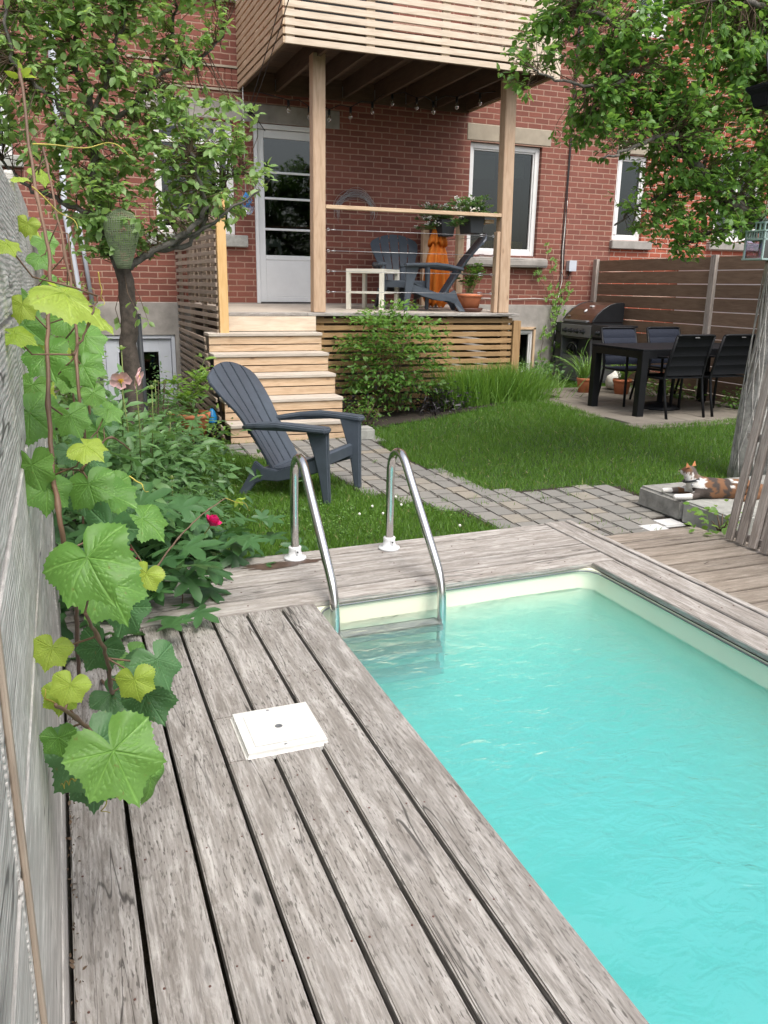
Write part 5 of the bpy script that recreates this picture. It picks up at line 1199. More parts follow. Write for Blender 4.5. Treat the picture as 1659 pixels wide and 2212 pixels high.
RBLOB = [(3.01, 2.93, 0.17), (2.92, 2.74, 0.11), (2.87, 2.6, 0.07), (3.25, 2.96, 0.24), (3.6, 3.0, 0.27), (4.08, 3.05, 0.28), (4.55, 3.11, 0.29), (3.45, 2.71, 0.20), (3.9, 2.73, 0.28), (4.4, 2.8, 0.29), (4.83, 2.73, 0.23), (3.38, 2.55, 0.15), (3.36, 2.37, 0.14), (3.63, 2.45, 0.25), (4.01, 2.45, 0.29), (4.5, 2.46, 0.3), (4.9, 2.33, 0.24), (4.2, 2.23, 0.23), (4.68, 2.13, 0.24), (4.97, 1.99, 0.17), (4.02, 2.09, 0.14), (3.82, 1.97, 0.10), (4.13, 1.84, 0.20), (4.51, 1.83, 0.21), (4.35, 2.02, .2), (4.8, 1.85, .18), (3.93, 1.80, 0.06), (4.5, 1.63, 0.07), (4.28, 1.66, 0.12), (5.13, 2.75, 0.34), (5.24, 2.19, 0.31), (5.52, 2.63, 0.42), (3.92, 3.39, 0.36), (3.22, 3.27, 0.26), (4.7, 3.46, 0.38), (4.1, 2.62, .25), (4.7, 3.0, .3)]
tw = tree(rt, RL, RBLOB, 1.7, 'leaf_service', .060, 78, Y2 + .1, 'bark2', width=.36, droop=.15, twig_r=.003, upn=1.0, clust=9)
m = MB()
for c in rnd.sample(tw, 260):
    c = Vector(c)
    for _ in range(3): p = c + Vector((rnd.gauss(0, .03), rnd.gauss(0, .03), rnd.gauss(0, .02) - .01)); m.lathe([(0, -.005), (.005, 0), (0, .005)], p, 5)
o = m.build('berries', 'berry', rt); o['kind'] = 'stuff'
m = MB()
for k in range(14):
    a0 = rnd.uniform(2.4, 4.6); m.tube([(5.195 + .02 * z + (.20 - .03 * z) * math.cos(a0 + .35 * math.sin(z * 3 + k)), 4.95 + (.20 - .03 * z) * math.sin(a0 + .35 * math.sin(z * 3 + k)), z) for z in np.linspace(-.1, 1.5, 16)], .006, 5)
m.build('bark_creeper', 'bark2', rt)

# lantern, net lantern, speaker box
t = thing('hanging_lantern', 'pale mint metal lantern hanging from the tree in front of the brown fence', 'lantern', (4.80, 4.80, 1.575), .1)
m = MB()
m.bx(-.09, .09, -.09, .09, 0, .012)
for sx in (-1, 1):
    for sy in (-1, 1): m.bx(sx * .078 - .007, sx * .078 + .007, sy * .078 - .007, sy * .078 + .007, .012, .205)
m.bx(-.085, .085, -.085, -.071, .135, .150); m.bx(-.085, .085, .071, .085, .135, .150); m.bx(-.085, -.071, -.071, .071, .135, .150); m.bx(.071, .085, -.071, .071, .135, .150)
for k in range(6):
    u = -.055 + k * .022
    for s_ in (-1, 1): m.bx(u - .005, u + .005, s_ * .078 - .004, s_ * .078 + .004, .150, .195); m.bx(s_ * .078 - .004, s_ * .078 + .004, u - .005, u + .005, .150, .195)
m.bx(-.09, .09, -.09, .09, .195, .205); m.build('frame', 'mintmetal', t, bevel=.0015)
m = MB(); m.bx(-.045, .045, -.045, .045, .255, .265)
for s_ in (-1, 1):
    for s2 in (-1, 0, 1): m.bx(s2 * .038 - .004, s2 * .038 + .004, s_ * .04 - .003, s_ * .04 + .003, .205, .255); m.bx(s_ * .04 - .003, s_ * .04 + .003, s2 * .038 - .004, s2 * .038 + .004, .205, .255)
m.build('chimney_cap', 'mintmetal', t)
m = MB(); [m.bx(*q) for q in ((-.07, .07, -.079, -.077, .012, .135), (-.079, -.077, -.07, .07, .012, .135), (.077, .079, -.07, .07, .012, .135))]; m.build('pane', 'clearplastic', t)
m = MB(); m.tube([(0, 0, .265), (0, 0, .42)], .0025, 5); m.tube([(-.03, 0, .265), (0, 0, .30), (.03, 0, .265)], .003, 5); m.build('hanger', 'wire', t)
MAT['netgreen'] = plain('pale_green_net', (.22, .27, .16), .8)
t = thing('net_lantern', 'pale woven net lantern hanging in the apple tree just above its fork', 'lantern', (.43, 5.86, 1.44))
pr = lambda z: np.interp(z, [0, .10, .20, .28, .34, .37], [.042, .075, .105, .112, .08, .015])
m = MB()
for k in range(40): a = 2 * PI * k / 40; m.tube([(pr(z) * math.cos(a), pr(z) * math.sin(a), z) for z in np.linspace(0, .37, 14)], .0018, 4)
for z in np.linspace(0, .36, 34): m.tube([(pr(z) * math.cos(a), pr(z) * math.sin(a), z) for a in np.linspace(0, 2 * PI, 23)], .0018, 4)
m.build('net', 'netgreen', t)
m = MB(); m.tube([(0, 0, .33), (0, 0, .62)], .002, 4); m.build('cord', 'wireblack', t)
t = thing('outdoor_speaker', 'black flared box hanging at the right edge in front of the tree crown', 'speaker', (3.90, 4.0, 2.43))
m = MB(); V = []
for z, w_, d_ in ((-.055, .055, .05), (.015, .075, .065), (.04, .10, .085), (.06, .10, .085)): V += [(-w_, -d_, z), (w_, -d_, z), (w_, d_, z), (-w_, d_, z)]
m.add(V, [(3, 2, 1, 0), (12, 13, 14, 15)] + [(i * 4 + j, i * 4 + (j + 1) % 4, (i + 1) * 4 + (j + 1) % 4, (i + 1) * 4 + j) for i in range(3) for j in range(4)]); m.build('box', 'blackmesh', t, bevel=.006, seg=2)
m = MB(); m.tube([(0, .0, .06), (.05, .1, .25), (.3, .3, .5), (.9, .8, .62)], .008, 6); m.build('bracket', 'blackprop', t)

# ================================================================== SHRUBS AND BEDS
def shrub(name, label, cat, c, r, n, L, mat, group=None, narrow=False, width=.5, nst=9, tv=None, tf=None, flat=.5, clusters=None, up=.8, base=None):
    """stems fan out from the base; leaves sit in clusters on side twigs, gaps stay between the clusters"""
    base = base or (c[0], c[1], c[2] - r[2]); t = thing(name, label, cat, base, 0, group); B = Vector(base)
    m = MB(); tips = []
    for k in range(nst):
        d = rdir(1)[0]; d[2] = abs(d[2]) * .8 + .2; e = Vector((c[0] + d[0] * r[0] * .8, c[1] + d[1] * r[1] * .8, c[2] + (d[2] * 1.6 - .7) * r[2])) - B
        b0 = Vector((rnd.gauss(0, r[0] * .15), rnd.gauss(0, r[1] * .15), 0)); mid = b0.lerp(e, .5) + Vector((0, 0, .1 * r[2])); m.tube([b0, mid, e], [.007, .005, .003], 5); tips.append((b0, mid, e))
    m.build('stems', 'twig', t); P = []; D = []; N = []; rv = []
    nc = clusters or max(8, n // 9)
    for _ in range(nc):
        d = rdir(1)[0] * rnd.random() ** .33; cc = Vector((c[0] + d[0] * r[0], c[1] + d[1] * r[1], c[2] + d[2] * r[2])) - B
        if cc.z < .02: cc.z = .02 + rnd.random() * .1
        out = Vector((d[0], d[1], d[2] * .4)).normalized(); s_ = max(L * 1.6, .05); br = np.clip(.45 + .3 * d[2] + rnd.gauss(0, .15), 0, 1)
        for _ in range(max(3, n // nc)):
            dd = out * .6 + Vector((rnd.gauss(0, .6), rnd.gauss(0, .6), rnd.gauss(0, .25) - .1)); p = cc + Vector((rnd.gauss(0, s_), rnd.gauss(0, s_), rnd.gauss(0, s_ * flat)))
            if p.z < 0: p.z = rnd.random() * .03
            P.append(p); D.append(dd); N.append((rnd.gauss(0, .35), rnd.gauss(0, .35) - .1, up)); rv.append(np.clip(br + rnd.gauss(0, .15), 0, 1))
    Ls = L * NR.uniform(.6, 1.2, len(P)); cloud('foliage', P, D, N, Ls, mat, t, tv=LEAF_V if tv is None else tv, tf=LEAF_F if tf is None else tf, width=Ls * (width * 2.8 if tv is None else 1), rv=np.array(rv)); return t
shrub('leafy_shrub', 'tall light green leafy shrub in front of the slatted porch skirt', 'shrub', (3.55, 8.80, .56), (.66, .28, .62), 3600, .066, 'leaf_shrub', nst=18, width=.34, flat=.11, clusters=190)
shrub('leafy_shrub', 'small green shrub at the right foot of the wooden steps', 'shrub', (3.02, 8.28, .02), (.22, .18, .17), 320, .042, 'leaf_shrub', nst=7, width=.35)
shrub('dark_plant', 'low dark purple leaved plant between the shrub and the grass clump', 'plant', (4.12, 8.78, .03), (.36, .22, .20), 800, .075, 'leaf_dark', 'dark purple plants', width=.22, nst=8)
shrub('dark_plant', 'low dark purple leaved plant right beside the wooden steps', 'plant', (3.02, 8.80, -.02), (.26, .2, .15), 380, .07, 'leaf_dark', 'dark purple plants', width=.22, nst=6)
for (x, y, w_, lab, n) in ((5.08, 8.92, .26, 'bright green ornamental grass clump at the corner of the slatted porch skirt, the wider one', 1900), (4.52, 8.84, .15, 'bright green ornamental grass clump beside the dark purple plant', 900)):
    t = thing('ornamental_grass', lab, 'grass clump', (x, y, -.08), 0, 'ornamental grass clumps')
    n = int(n); P = np.stack([NR.normal(0, w_, n), NR.normal(0, .10, n), np.zeros(n)], 1); D = NR.normal(0, .26, (n, 3)); D[:, 2] = 1; D[:, 0] += P[:, 0] * .9
    tv = np.array([(0, .5, 0), (0, -.5, 0), (.4, .5, .02), (.4, -.5, .02), (.75, .35, -.06), (.75, -.35, -.06), (1, 0, -.22)], float)
    cloud('blades', P, D, rdir(n), NR.uniform(.30, .62, n), 'grass_tall', t, tv=tv, tf=[(0, 1, 3, 2), (2, 3, 5, 4), (4, 5, 6)], width=.0085)
shrub('ground_cover_plant', 'broad leaved green plant at the foot of the basement window wall beside the grill', 'plant', (6.62, 10.62, .10), (.45, .25, .16), 420, .085, 'leaf_peony', width=.5, nst=8)
shrub('ground_cover_plant', 'low yellowish green plant under the dining table against the fence', 'plant', (7.35, 8.75, .08), (.3, .5, .12), 420, .05, 'leaf_shrub', width=.45, nst=6)
shrub('ground_cover_plant', 'low green plant at the far right foot of the brown fence', 'plant', (7.5, 7.5, .08), (.15, .6, .14), 380, .05, 'leaf_shrub', width=.45, nst=6)
shrub('small_plant', 'small yellow green weed at the left foot of the wooden steps', 'plant', (1.30, 7.83, -.02), (.10, .08, .10), 90, .045, 'leaf_bright', nst=4, width=.4)
shrub('round_leaf_plant', 'small bright green round leaved plant between the concrete slab and the leaning slats', 'plant', (3.68, 3.70, .0), (.09, .08, .07), 60, .055, 'leaf_bright', nst=5, width=.58)
shrub('fence_climber', 'dark leafy climber covering the far end of the grey fence', 'climbing plant', (.05, 8.6, .45), (.14, 1.9, .95), 3000, .065, 'leaf_apple', width=.33, nst=14, base=(.05, 8.6, -.15))
shrub('peony', 'big bushy peony with narrow dark leaflets below the apple tree', 'peony', (.47, 5.35, .16), (.36, .62, .38), 2400, .105, 'leaf_peony', 'peonies', width=.22, nst=12, clusters=230)
shrub('peony', 'peony clump behind, between the apple trunk and the terracotta pot', 'peony', (.60, 6.8, .12), (.36, .60, .32), 1400, .10, 'leaf_peony', 'peonies', width=.22, nst=12, clusters=190)
shrub('peony', 'peony clump close to the fence in front of the apple tree', 'peony', (.14, 4.7, .26), (.20, .75, .50), 1700, .10, 'leaf_peony', 'peonies', width=.26, nst=10, clusters=170)
shrub('feathery_shrub', 'fine feathery dark green shrub beside the lawn behind the magenta rose', 'shrub', (.62, 4.62, -.0), (.18, .25, .20), 2000, .035, 'leaf_peony', width=.12, nst=9)
shrub('lobed_plant', 'bushy plant with large lobed leaves at the left corner of the deck boards', 'plant', (.34, 4.10, .04), (.36, .20, .17), 260, .105, 'leaf_anemone', 'lobed leaf plants', tv=LOB_V, tf=LOB_F, nst=10, clusters=60, up=1.3)
shrub('lobed_plant', 'lobed leaf plant growing against the fence over the deck edge below the vine', 'plant', (.10, 3.62, .12), (.15, .42, .26), 240, .12, 'leaf_anemone', 'lobed leaf plants', tv=LOB_V, tf=LOB_F, nst=9, clusters=60, up=1.0)
# single anemone shoot over the boards
t = thing('lobed_shoot', 'single dark stemmed shoot with three lobed leaves standing over the deck boards', 'plant', (.40, 3.42, 0))
m = MB(); m.tube([(0, -.01, 0), (.005, -.01, .07), (.02, -.01, .13)], .003, 6); m.tube([(.02, -.01, .13), (.06, 0, .15), (.10, .0, .155)], .0025, 5); m.build('stems', 'vinestem', t)
cloud('foliage', [(.025, -.01, .13), (.10, 0, .155), (.015, .0, .135), (.03, -.0, .13)], [(.25, -.75, -.5), (.9, -.3, -.35), (-.9, .1, -.12), (.6, .6, .0)], [(.1, -.5, 1), (.2, -.2, 1), (0, -.3, 1), (0, -.3, 1)], [.12, .115, .09, .06], 'leaf_anemone', t, tv=LOB_V, tf=LOB_F, rv=np.array([.5, .35, .6, .4]))
# tall weed stems and garden pole
shrub('tall_stem_plant', 'thin upright stems with tiny leaves in front of the basement door', 'plant', (.66, 6.4, .35), (.14, .12, .40), 420, .035, 'leaf_peony', width=.3, nst=9, flat=1.4)
m = MB(); m.tube([(.55, 6.3, -.15), (.545, 6.3, .5), (.535, 6.3, 1.13)], .022, 10); tag(m.build('garden_pole', 'darkplastic'), 'dark upright pole beside the apple tree trunk', 'pole')
# wall creeper near the grill
t = thing('wall_creeper', 'thin five leaved creeper climbing the brick wall between the porch and the grill', 'creeper', (6.85, 10.93, 0))
m = MB(); P = []; D = []; N = []
for pts in ([(.15, 0, 0), (.20, 0, .6), (.22, 0, 1.1), (.15, 0, 1.35), (.05, 0, 1.7), (-.05, 0, 1.95)], [(.2, 0, .9), (.05, 0, 1.25), (-.1, 0, 1.45), (-.14, 0, 1.65)], [(.2, 0, .5), (.05, 0, .75), (.0, 0, .5), (.02, 0, .2)], [(.2, 0, 1.1), (.33, 0, 1.25), (.38, 0, 1.38)], [(.2, 0, .7), (.12, 0, .95), (.28, 0, 1.02)]):
    q = wob(pts, 5, .012); m.tube(q, .004, 5)
    for p in q[::2]:
        for _ in range(2):
            a0 = rnd.uniform(0, 6.28); b0 = p + Vector((math.cos(a0) * .05, -.03, math.sin(a0) * .05))
            for k in range(5): a = a0 + (k - 2) * .75; P.append(b0); D.append((math.cos(a), -.25, math.sin(a) - .3)); N.append((0, -1, .3))
m.build('stems', 'twig', t); cloud('foliage', P, D, N, .055 * NR.uniform(.7, 1.2, len(P)), 'leaf_bright', t, width=.042)

# flowers
def petalflower(label, loc, col, n, L, tilt, centre=True, group=None, cup=.5, name='flower', stem_to=None):
    t = thing(name, label, 'flower', loc, 0, group); P = []; D = []; N = []
    R = Euler(tilt).to_matrix()
    for k in range(n):
        a = 2 * PI * k / n * 1.0 + rnd.gauss(0, .1); lay = k % 3; d = R @ Vector((math.cos(a), math.sin(a), cup * (.5 + .6 * lay))); nn = R @ Vector((-math.cos(a) * cup, -math.sin(a) * cup, 1)); P.append(R @ Vector((0, 0, .0))); D.append(d); N.append(nn)
    tv = LEAF_V * np.array([1, 1, 2.2]); tv[5] = (.92, 0, .10); tv[3] = (.75, .28, .12); tv[4] = (.75, -.28, .12)
    cloud('petals', P, D, N, L * NR.uniform(.85, 1.1, n), col, t, tv=tv, tf=LEAF_F, width=L * 1.25)
    if centre:
        m = MB()
        for _ in range(60): d = R @ Vector((rnd.gauss(0, .4), rnd.gauss(0, .4), 1)).normalized(); m.tube([R @ Vector((0, 0, .004)), d * rnd.uniform(.018, .028)], .0012, 3)
        m.build('stamens', 'yellow', t)
    if stem_to: m = MB(); e = Vector(stem_to) - Vector(loc); m.tube([(0, 0, 0), e * .4 + Vector((.01, 0, .01)), e], .0035, 6); m.build('stem', 'stem', t)
    return t
petalflower('fading pale pink flower with drooping petals and yellow centre, the left of two', (.262, 4.30, .885), 'pink', 5, .066, (2.0, .2, .0), True, 'pale pink flowers', .15, stem_to=(.30, 4.5, .2))
petalflower('pale pink flower with petals falling to the right beside its twin', (.335, 4.31, .895), 'pink', 6, .066, (.3, 1.9, .0), True, 'pale pink flowers', .3, stem_to=(.34, 4.5, .2))
petalflower('deep magenta rose bud above the lobed leaves beside the lawn', (.59, 3.76, .24), 'magenta', 21, .062, (.2, .5, 0), False, None, 1.6, 'rose', stem_to=(.45, 4.1, -.1))
petalflower('flat pale pink blossom lying over the grass behind the magenta rose', (.61, 4.30, .17), 'pink', 8, .035, (.2, 0, 0), False, None, .2, stem_to=(.55, 4.4, -.1))
petalflower('small red flower half hidden under the vine leaves', (.19, 3.9, .38), 'red', 8, .035, (.6, .3, 0), False, None, .6, stem_to=(.2, 4.1, 0))
petalflower('dark magenta flower low among the lobed leaves', (.20, 3.62, .17), 'magenta', 10, .045, (.7, .2, 0), False, None, .5, 'rose', stem_to=(.2, 3.8, 0))
for i, p in enumerate(((.43, 4.5, .80), (.28, 4.35, 1.02), (.62, 5.4, .52), (.60, 6.0, .66), (.52, 4.6, .28))):
    t = thing('seed_head', ('green seed head on a stem in front of the basement door', 'upright green seed head above the two pink flowers', 'pale green seed head above the peony leaves near the lawn', 'pale green seed head beside the terracotta pot', 'small green seed head low over the peony leaves')[i], 'seed head', p, 0, 'green seed heads')
    cloud('sepals', [(0, 0, 0)] * 7, [(math.cos(a), math.sin(a), .9) for a in np.linspace(0, 5.4, 7)], [(-math.cos(a), -math.sin(a), 1) for a in np.linspace(0, 5.4, 7)], [.035] * 7, 'leaf_bright', t, width=.02 * np.ones(7))
    m = MB(); m.tube([(0, 0, 0), (.0, .03, -.15), (-.02, .06, -.45)], .003, 5); m.lathe([(0, 0), (.010, .01), (.008, .025), (0, .03)], (0, 0, 0), 8); m.build('stem', 'stem', t)
# fallen leaf and litter
for (p, s_, lab) in (((1.52, 5.32, -.09), .05, 'dry pinkish leaf stuck upright in the lawn under the armchair'), ((.99, 6.1, -.10), .03, 'small dry leaf in the grass behind the peony')):
    cl = cloud('fallen_leaf', [p], [(.1, 0, 1)], [(.3, -1, .2)], [s_], 'pink', None, width=[s_ * 1.2]); cl.data.materials.clear(); cl.data.materials.append(MAT['lintel']); tag(cl, lab, 'leaf', 'fallen leaves')

# ================================================================== GRAPE VINE
def grape_mesh(name, seed, mat, nr=20, ns=132):
    r_ = random.Random(seed); ctrl = [(0, .64), (12, .52), (24, .47), (38, .52), (50, .57), (62, .48), (76, .44), (92, .49), (106, .52), (124, .47), (142, .43), (158, .36), (172, .14), (180, .06)]
    angs = np.linspace(-PI, PI, ns, endpoint=False); dg = np.abs(np.degrees(angs)); rad = np.interp(dg, [c[0] for c in ctrl], [c[1] for c in ctrl])
    saw = 1 + .075 * (np.abs(((dg * 22 / 180) % 1) - .5) * 2 - .5) * (dg < 168); rad = rad * saw * (1 + .04 * np.sin(angs * 2 + seed))
    veins = []
    for a, L in ((0, .62), (50, .56), (-50, .56), (106, .50), (-106, .50)):
        a = math.radians(a); d = np.array([math.cos(a), math.sin(a)]); veins.append((np.zeros(2), d * L, .0075))
        for k in range(1, 6):
            s0 = d * L * k / 6.3
            for sg in (-1, 1): b = a + sg * .75; veins.append((s0, s0 + np.array([math.cos(b), math.sin(b)]) * L * .42 * (1 - k / 8), .0042))
    V = [(0, 0, 0)]; vn = [1.0]
    for i in range(1, nr + 1):
        f = i / nr
        for k in range(ns):
            x, y = rad[k] * f * math.cos(angs[k]), rad[k] * f * math.sin(angs[k]); p = np.array([x, y]); best = 0
            for a, b, w in veins:
                ab = b - a; t_ = np.clip(np.dot(p - a, ab) / np.dot(ab, ab), 0, 1); dd = np.linalg.norm(p - a - ab * t_); best = max(best, math.exp(-(dd / w) ** 2) * (1.0 if w > .006 else .7))
            rr = math.hypot(x, y); z = .07 * math.cos(angs[k] * 5 + seed) * rr * 1.1 - (.25 + .12 * (seed % 3)) * rr * rr + (.10 if seed % 2 else -.12) * abs(y) + .018 * math.sin(9 * x + seed) * math.cos(8 * y) - .012 * best + r_.gauss(0, .0008)
            V.append((x, y, z)); vn.append(best)
    F_ = [(0, 1 + k, 1 + (k + 1) % ns) for k in range(ns)] + [(1 + (i - 1) * ns + k, 1 + i * ns + k, 1 + i * ns + (k + 1) % ns, 1 + (i - 1) * ns + (k + 1) % ns) for i in range(1, nr) for k in range(ns)]
    me = bpy.data.meshes.new(name); me.from_pydata(V, [], F_); me.update(); me.polygons.foreach_set('use_smooth', [True] * len(F_))
    a = me.attributes.new('vein', 'FLOAT', 'POINT'); a.data.foreach_set('value', vn); a = me.attributes.new('rnd', 'FLOAT', 'POINT'); a.data.foreach_set('value', [r_.random()] * len(V))
    me.materials.append(MAT[mat]); return me
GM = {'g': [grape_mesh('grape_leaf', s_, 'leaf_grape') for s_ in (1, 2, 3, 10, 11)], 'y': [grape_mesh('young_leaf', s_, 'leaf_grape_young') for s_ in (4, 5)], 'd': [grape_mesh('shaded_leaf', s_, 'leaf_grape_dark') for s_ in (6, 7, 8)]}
vine = thing('grape_vine', 'grape vine with big serrated leaves climbing the grey fence at the left', 'vine', (0, 0, 0))
CR, CU, CB = Vector((.932, -.362, .016)), Vector((.083, .256, .963)), Vector((-.352, -.896, .269))
# position, width, kind, direction of the tip (degrees clockwise from right as seen from the pool), tilt of the blade
VL = [((.05, 1.66, .75), .15, 'g', -68, .35), ((.015, 1.43, .885), .155, 'g', -72, .2), ((.03, 1.30, .575), .155, 'g', -58, .3), ((-.01, 1.45, .50), .16, 'd', -75, .2), ((-.04, 2.10, 1.045), .145, 'g', -62, .1),
 ((.075, 1.75, 1.33), .165, 'y', -35, 1.15), ((.04, 2.3, 1.175), .13, 'y', -55, .9), ((.03, 2.0, 1.19), .12, 'g', -80, .1), ((.10, 2.15, 1.15), .13, 'g', -50, .3), ((-.02, 2.6, 1.30), .10, 'g', -60, .5),
 ((.05, 3.0, 1.68), .11, 'y', -55, 1.0), ((-.02, 2.9, 1.52), .10, 'y', -80, .4), ((.02, 2.7, 1.42), .09, 'g', -60, .6), ((-.045, 2.3, 1.24), .12, 'g', -75, .0), ((.07, 2.5, 1.26), .12, 'd', -40, .7),
 ((.06, 1.95, 1.06), .12, 'g', -60, .2), ((.10, 1.9, .98), .12, 'd', -45, .4), ((.09, 1.75, 1.03), .10, 'y', -50, .9), ((.0, 1.8, .93), .13, 'g', -78, .1), ((.13, 1.95, .88), .15, 'g', -38, .65), ((.10, 2.3, .80), .13, 'g', -60, .2),
 ((.06, 1.8, .83), .13, 'd', -80, .1), ((.17, 2.15, .75), .13, 'g', -30, .5), ((.11, 2.7, .66), .13, 'd', -70, .1), ((.15, 2.05, .63), .085, 'y', -88, .0), ((.09, 1.9, .60), .12, 'd', -90, .0),
 ((.02, 1.7, .60), .10, 'd', -100, .2), ((.08, 1.52, .60), .075, 'y', -55, .1), ((.11, 1.6, .52), .11, 'd', -65, .3), ((.13, 1.55, .62), .10, 'd', -42, .6), ((.14, 1.9, .44), .12, 'd', -70, .2), ((-.035, 1.3, .72), .06, 'y', -110, .3), ((-.05, 1.35, .68), .06, 'y', -70, .5),
 ((.09, 1.42, .44), .09, 'g', -62, 1.0), ((-.055, 1.7, 1.26), .08, 'y', -10, .8), ((-.055, 2.9, 1.66), .07, 'y', -40, .8), ((.16, 2.5, .95), .11, 'd', -60, .3), ((.13, 2.9, .92), .13, 'd', -80, .2), ((.06, 3.2, .8), .13, 'd', -50, .3), ((.12, 3.3, .55), .13, 'd', -70, .3), ((.05, 2.6, .5), .12, 'd', -70, .4), ((.03, 2.9, .35), .12, 'd', -60, .3),
 ((.17, 2.5, 1.25), .11, 'y', -30, .9), ((.07, 2.39, 1.25), .12, 'g', -65, .2), ((.12, 2.2, 1.22), .12, 'g', -40, .6), ((-.07, 2.7, 1.19), .11, 'g', -80, .1), ((.03, 3.1, 1.11), .10, 'y', -60, .3), ((.08, 2.2, 1.14), .12, 'g', -70, .2), ((-.05, 2.7, 1.02), .11, 'y', -70, .2), ((.01, 2.2, 1.04), .12, 'g', -60, .1), ((.13, 2.5, .93), .12, 'g', -55, .4), ((.06, 2.45, .88), .12, 'd', -75, .2), ((-.02, 2.0, .94), .12, 'g', -70, .2), ((.09, 1.85, .92), .12, 'g', -50, .5), ((-.06, 2.2, 1.10), .11, 'g', -95, .2), ((-.06, 2.0, 1.30), .09, 'y', -85, .2), ((-.06, 1.7, 1.42), .07, 'y', -50, .6), ((-.07, 1.8, .98), .11, 'g', -100, .1), ((-.065, 1.5, .70), .07, 'y', -120, .3), ((-.06, 1.35, .60), .06, 'g', -80, .4), ((.20, 2.6, .62), .10, 'd', -40, .5), ((.16, 2.3, 1.02), .11, 'g', -30, .8), ((-.03, 4.2, 1.55), .09, 'y', -60, .4), ((.02, 4.0, 1.35), .09, 'g', -60, .4), ((.10, 2.37, .49), .11, 'd', -65, .3), ((.12, 2.2, .33), .11, 'g', -45, .5), ((.10, 2.05, .24), .11, 'd', -60, .4), ((.14, 2.8, 1.0), .12, 'g', -60, .3), ((.10, 3.2, 1.2), .11, 'd', -60, .3), ((.0, 3.6, 1.3), .11, 'g', -70, .3),
 ((-.01, 1.55, .38), .11, 'd', -80, .5), ((.05, 1.95, .36), .11, 'd', -50, .4), ((-.02, 2.2, .62), .12, 'd', -85, .2), ((.02, 2.5, .75), .13, 'd', -60, .3), ((.07, 2.8, 1.05), .12, 'g', -55, .4), ((.0, 3.1, 1.15), .11, 'g', -70, .4), ((.08, 3.4, 1.3), .12, 'g', -60, .3), ((.03, 3.6, 1.5), .12, 'g', -50, .5)]
rr = random.Random(5); STALK = []; CP = []
for i, (p, w_, kd, ang, tilt) in enumerate(VL):
    if p[2] > .86 and p[1] > 1.6: p = (max(-.075, p[0] - .048 - rr.uniform(0, .015)), p[1], p[2]); w_ *= rr.uniform(.68, .92)
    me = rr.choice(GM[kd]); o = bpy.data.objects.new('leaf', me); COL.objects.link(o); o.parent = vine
    tilt += rr.gauss(0, .22); a = math.radians(ang + rr.gauss(0, 14)); x = (CR * math.cos(a) + CU * math.sin(a) + CB * rr.uniform(-.2, .4)).normalized()
    side = (CR * -math.sin(a) + CU * math.cos(a)); n_ = (CB * math.cos(tilt) + Vector((0, 0, .35)) + side * math.sin(tilt) + CR * rr.gauss(0, .12)).normalized()
    n_ = (n_ - x * n_.dot(x)).normalized(); y = n_.cross(x); Mx = Matrix((x, y, n_)).transposed().to_4x4(); s_ = w_ / .98
    o.matrix_world = Matrix.Translation(Vector(p) - x * .10 * w_) @ Mx @ Matrix.Scale(s_, 4)
    STALK.append((Vector(p) - x * .10 * w_, n_))
# canes: from the ground up along the fence
CANE = [([(-.04, 2.9, -.1), (-.03, 2.4, .3), (-.02, 2.0, .62), (-.03, 1.75, .85), (-.04, 1.85, 1.0), (-.03, 2.0, 1.2), (-.01, 2.2, 1.40), (-.03, 2.4, 1.62), (-.04, 2.5, 1.88)], .007), ([(-.0, 3.1, -.1), (.02, 2.6, .35), (.04, 2.2, .8), (.03, 2.1, 1.1), (.04, 2.3, 1.3), (.02, 2.7, 1.55), (0, 2.9, 1.75)], .0055),
 ([(.03, 2.9, -.05), (.05, 2.2, .25), (.04, 1.75, .48), (.03, 1.55, .66), (.0, 1.42, .80)], .006), ([(.03, 1.45, .42), (.02, 1.42, .52), (-.02, 1.36, .62), (-.055, 1.25, .72)], .0055), ([(.02, 1.9, .95), (.08, 1.9, 1.02), (.13, 1.95, .98)], .003), ([(.06, 3.4, -.1), (.08, 3.0, .5), (.07, 2.9, 1.0), (.05, 2.9, 1.5)], .006), ([(.0, 3.6, -.1), (.03, 3.4, .6), (.02, 3.3, 1.3)], .006),
 ([(.02, 1.72, 1.22), (.05, 1.73, 1.27), (.075, 1.75, 1.33)], .0028), ([(.04, 2.2, .62), (.10, 2.15, .68), (.15, 2.15, .72)], .003), ([(.25, 2.9, .35), (.34, 3.0, .42), (.45, 3.05, .50), (.55, 3.1, .545)], .0038), ([(.06, 2.5, .2), (.15, 2.7, .28), (.25, 2.9, .35)], .0045)]
for pts, r_ in CANE:
    q = wob(pts, 8, .0012); m = MB(); m.tube(q, [r_ * .8 * (1.15 - .5 * k / len(q)) + (.0018 if k % 9 == 0 else 0) for k in range(len(q))], 10); m.build('cane', 'vinestem', vine); CP += q
for (p, n_) in STALK:
    q = min(CP, key=lambda c: (c - p).length); d = (p - q).length
    if d > .015: m = MB(); m.tube([p - n_ * .002, p - n_ * (.02 + .1 * d) + (q - p) * .3, p.lerp(q, .75) - n_ * .01, q] if d < .3 else [p - n_ * .002, p - n_ * .03 + (q - p).normalized() * .05, p + (q - p).normalized() * .16], [.0016, .0018, .002, .0022][:4 if d < .3 else 3], 6); m.build('leaf_stalk', 'vinestem', vine)
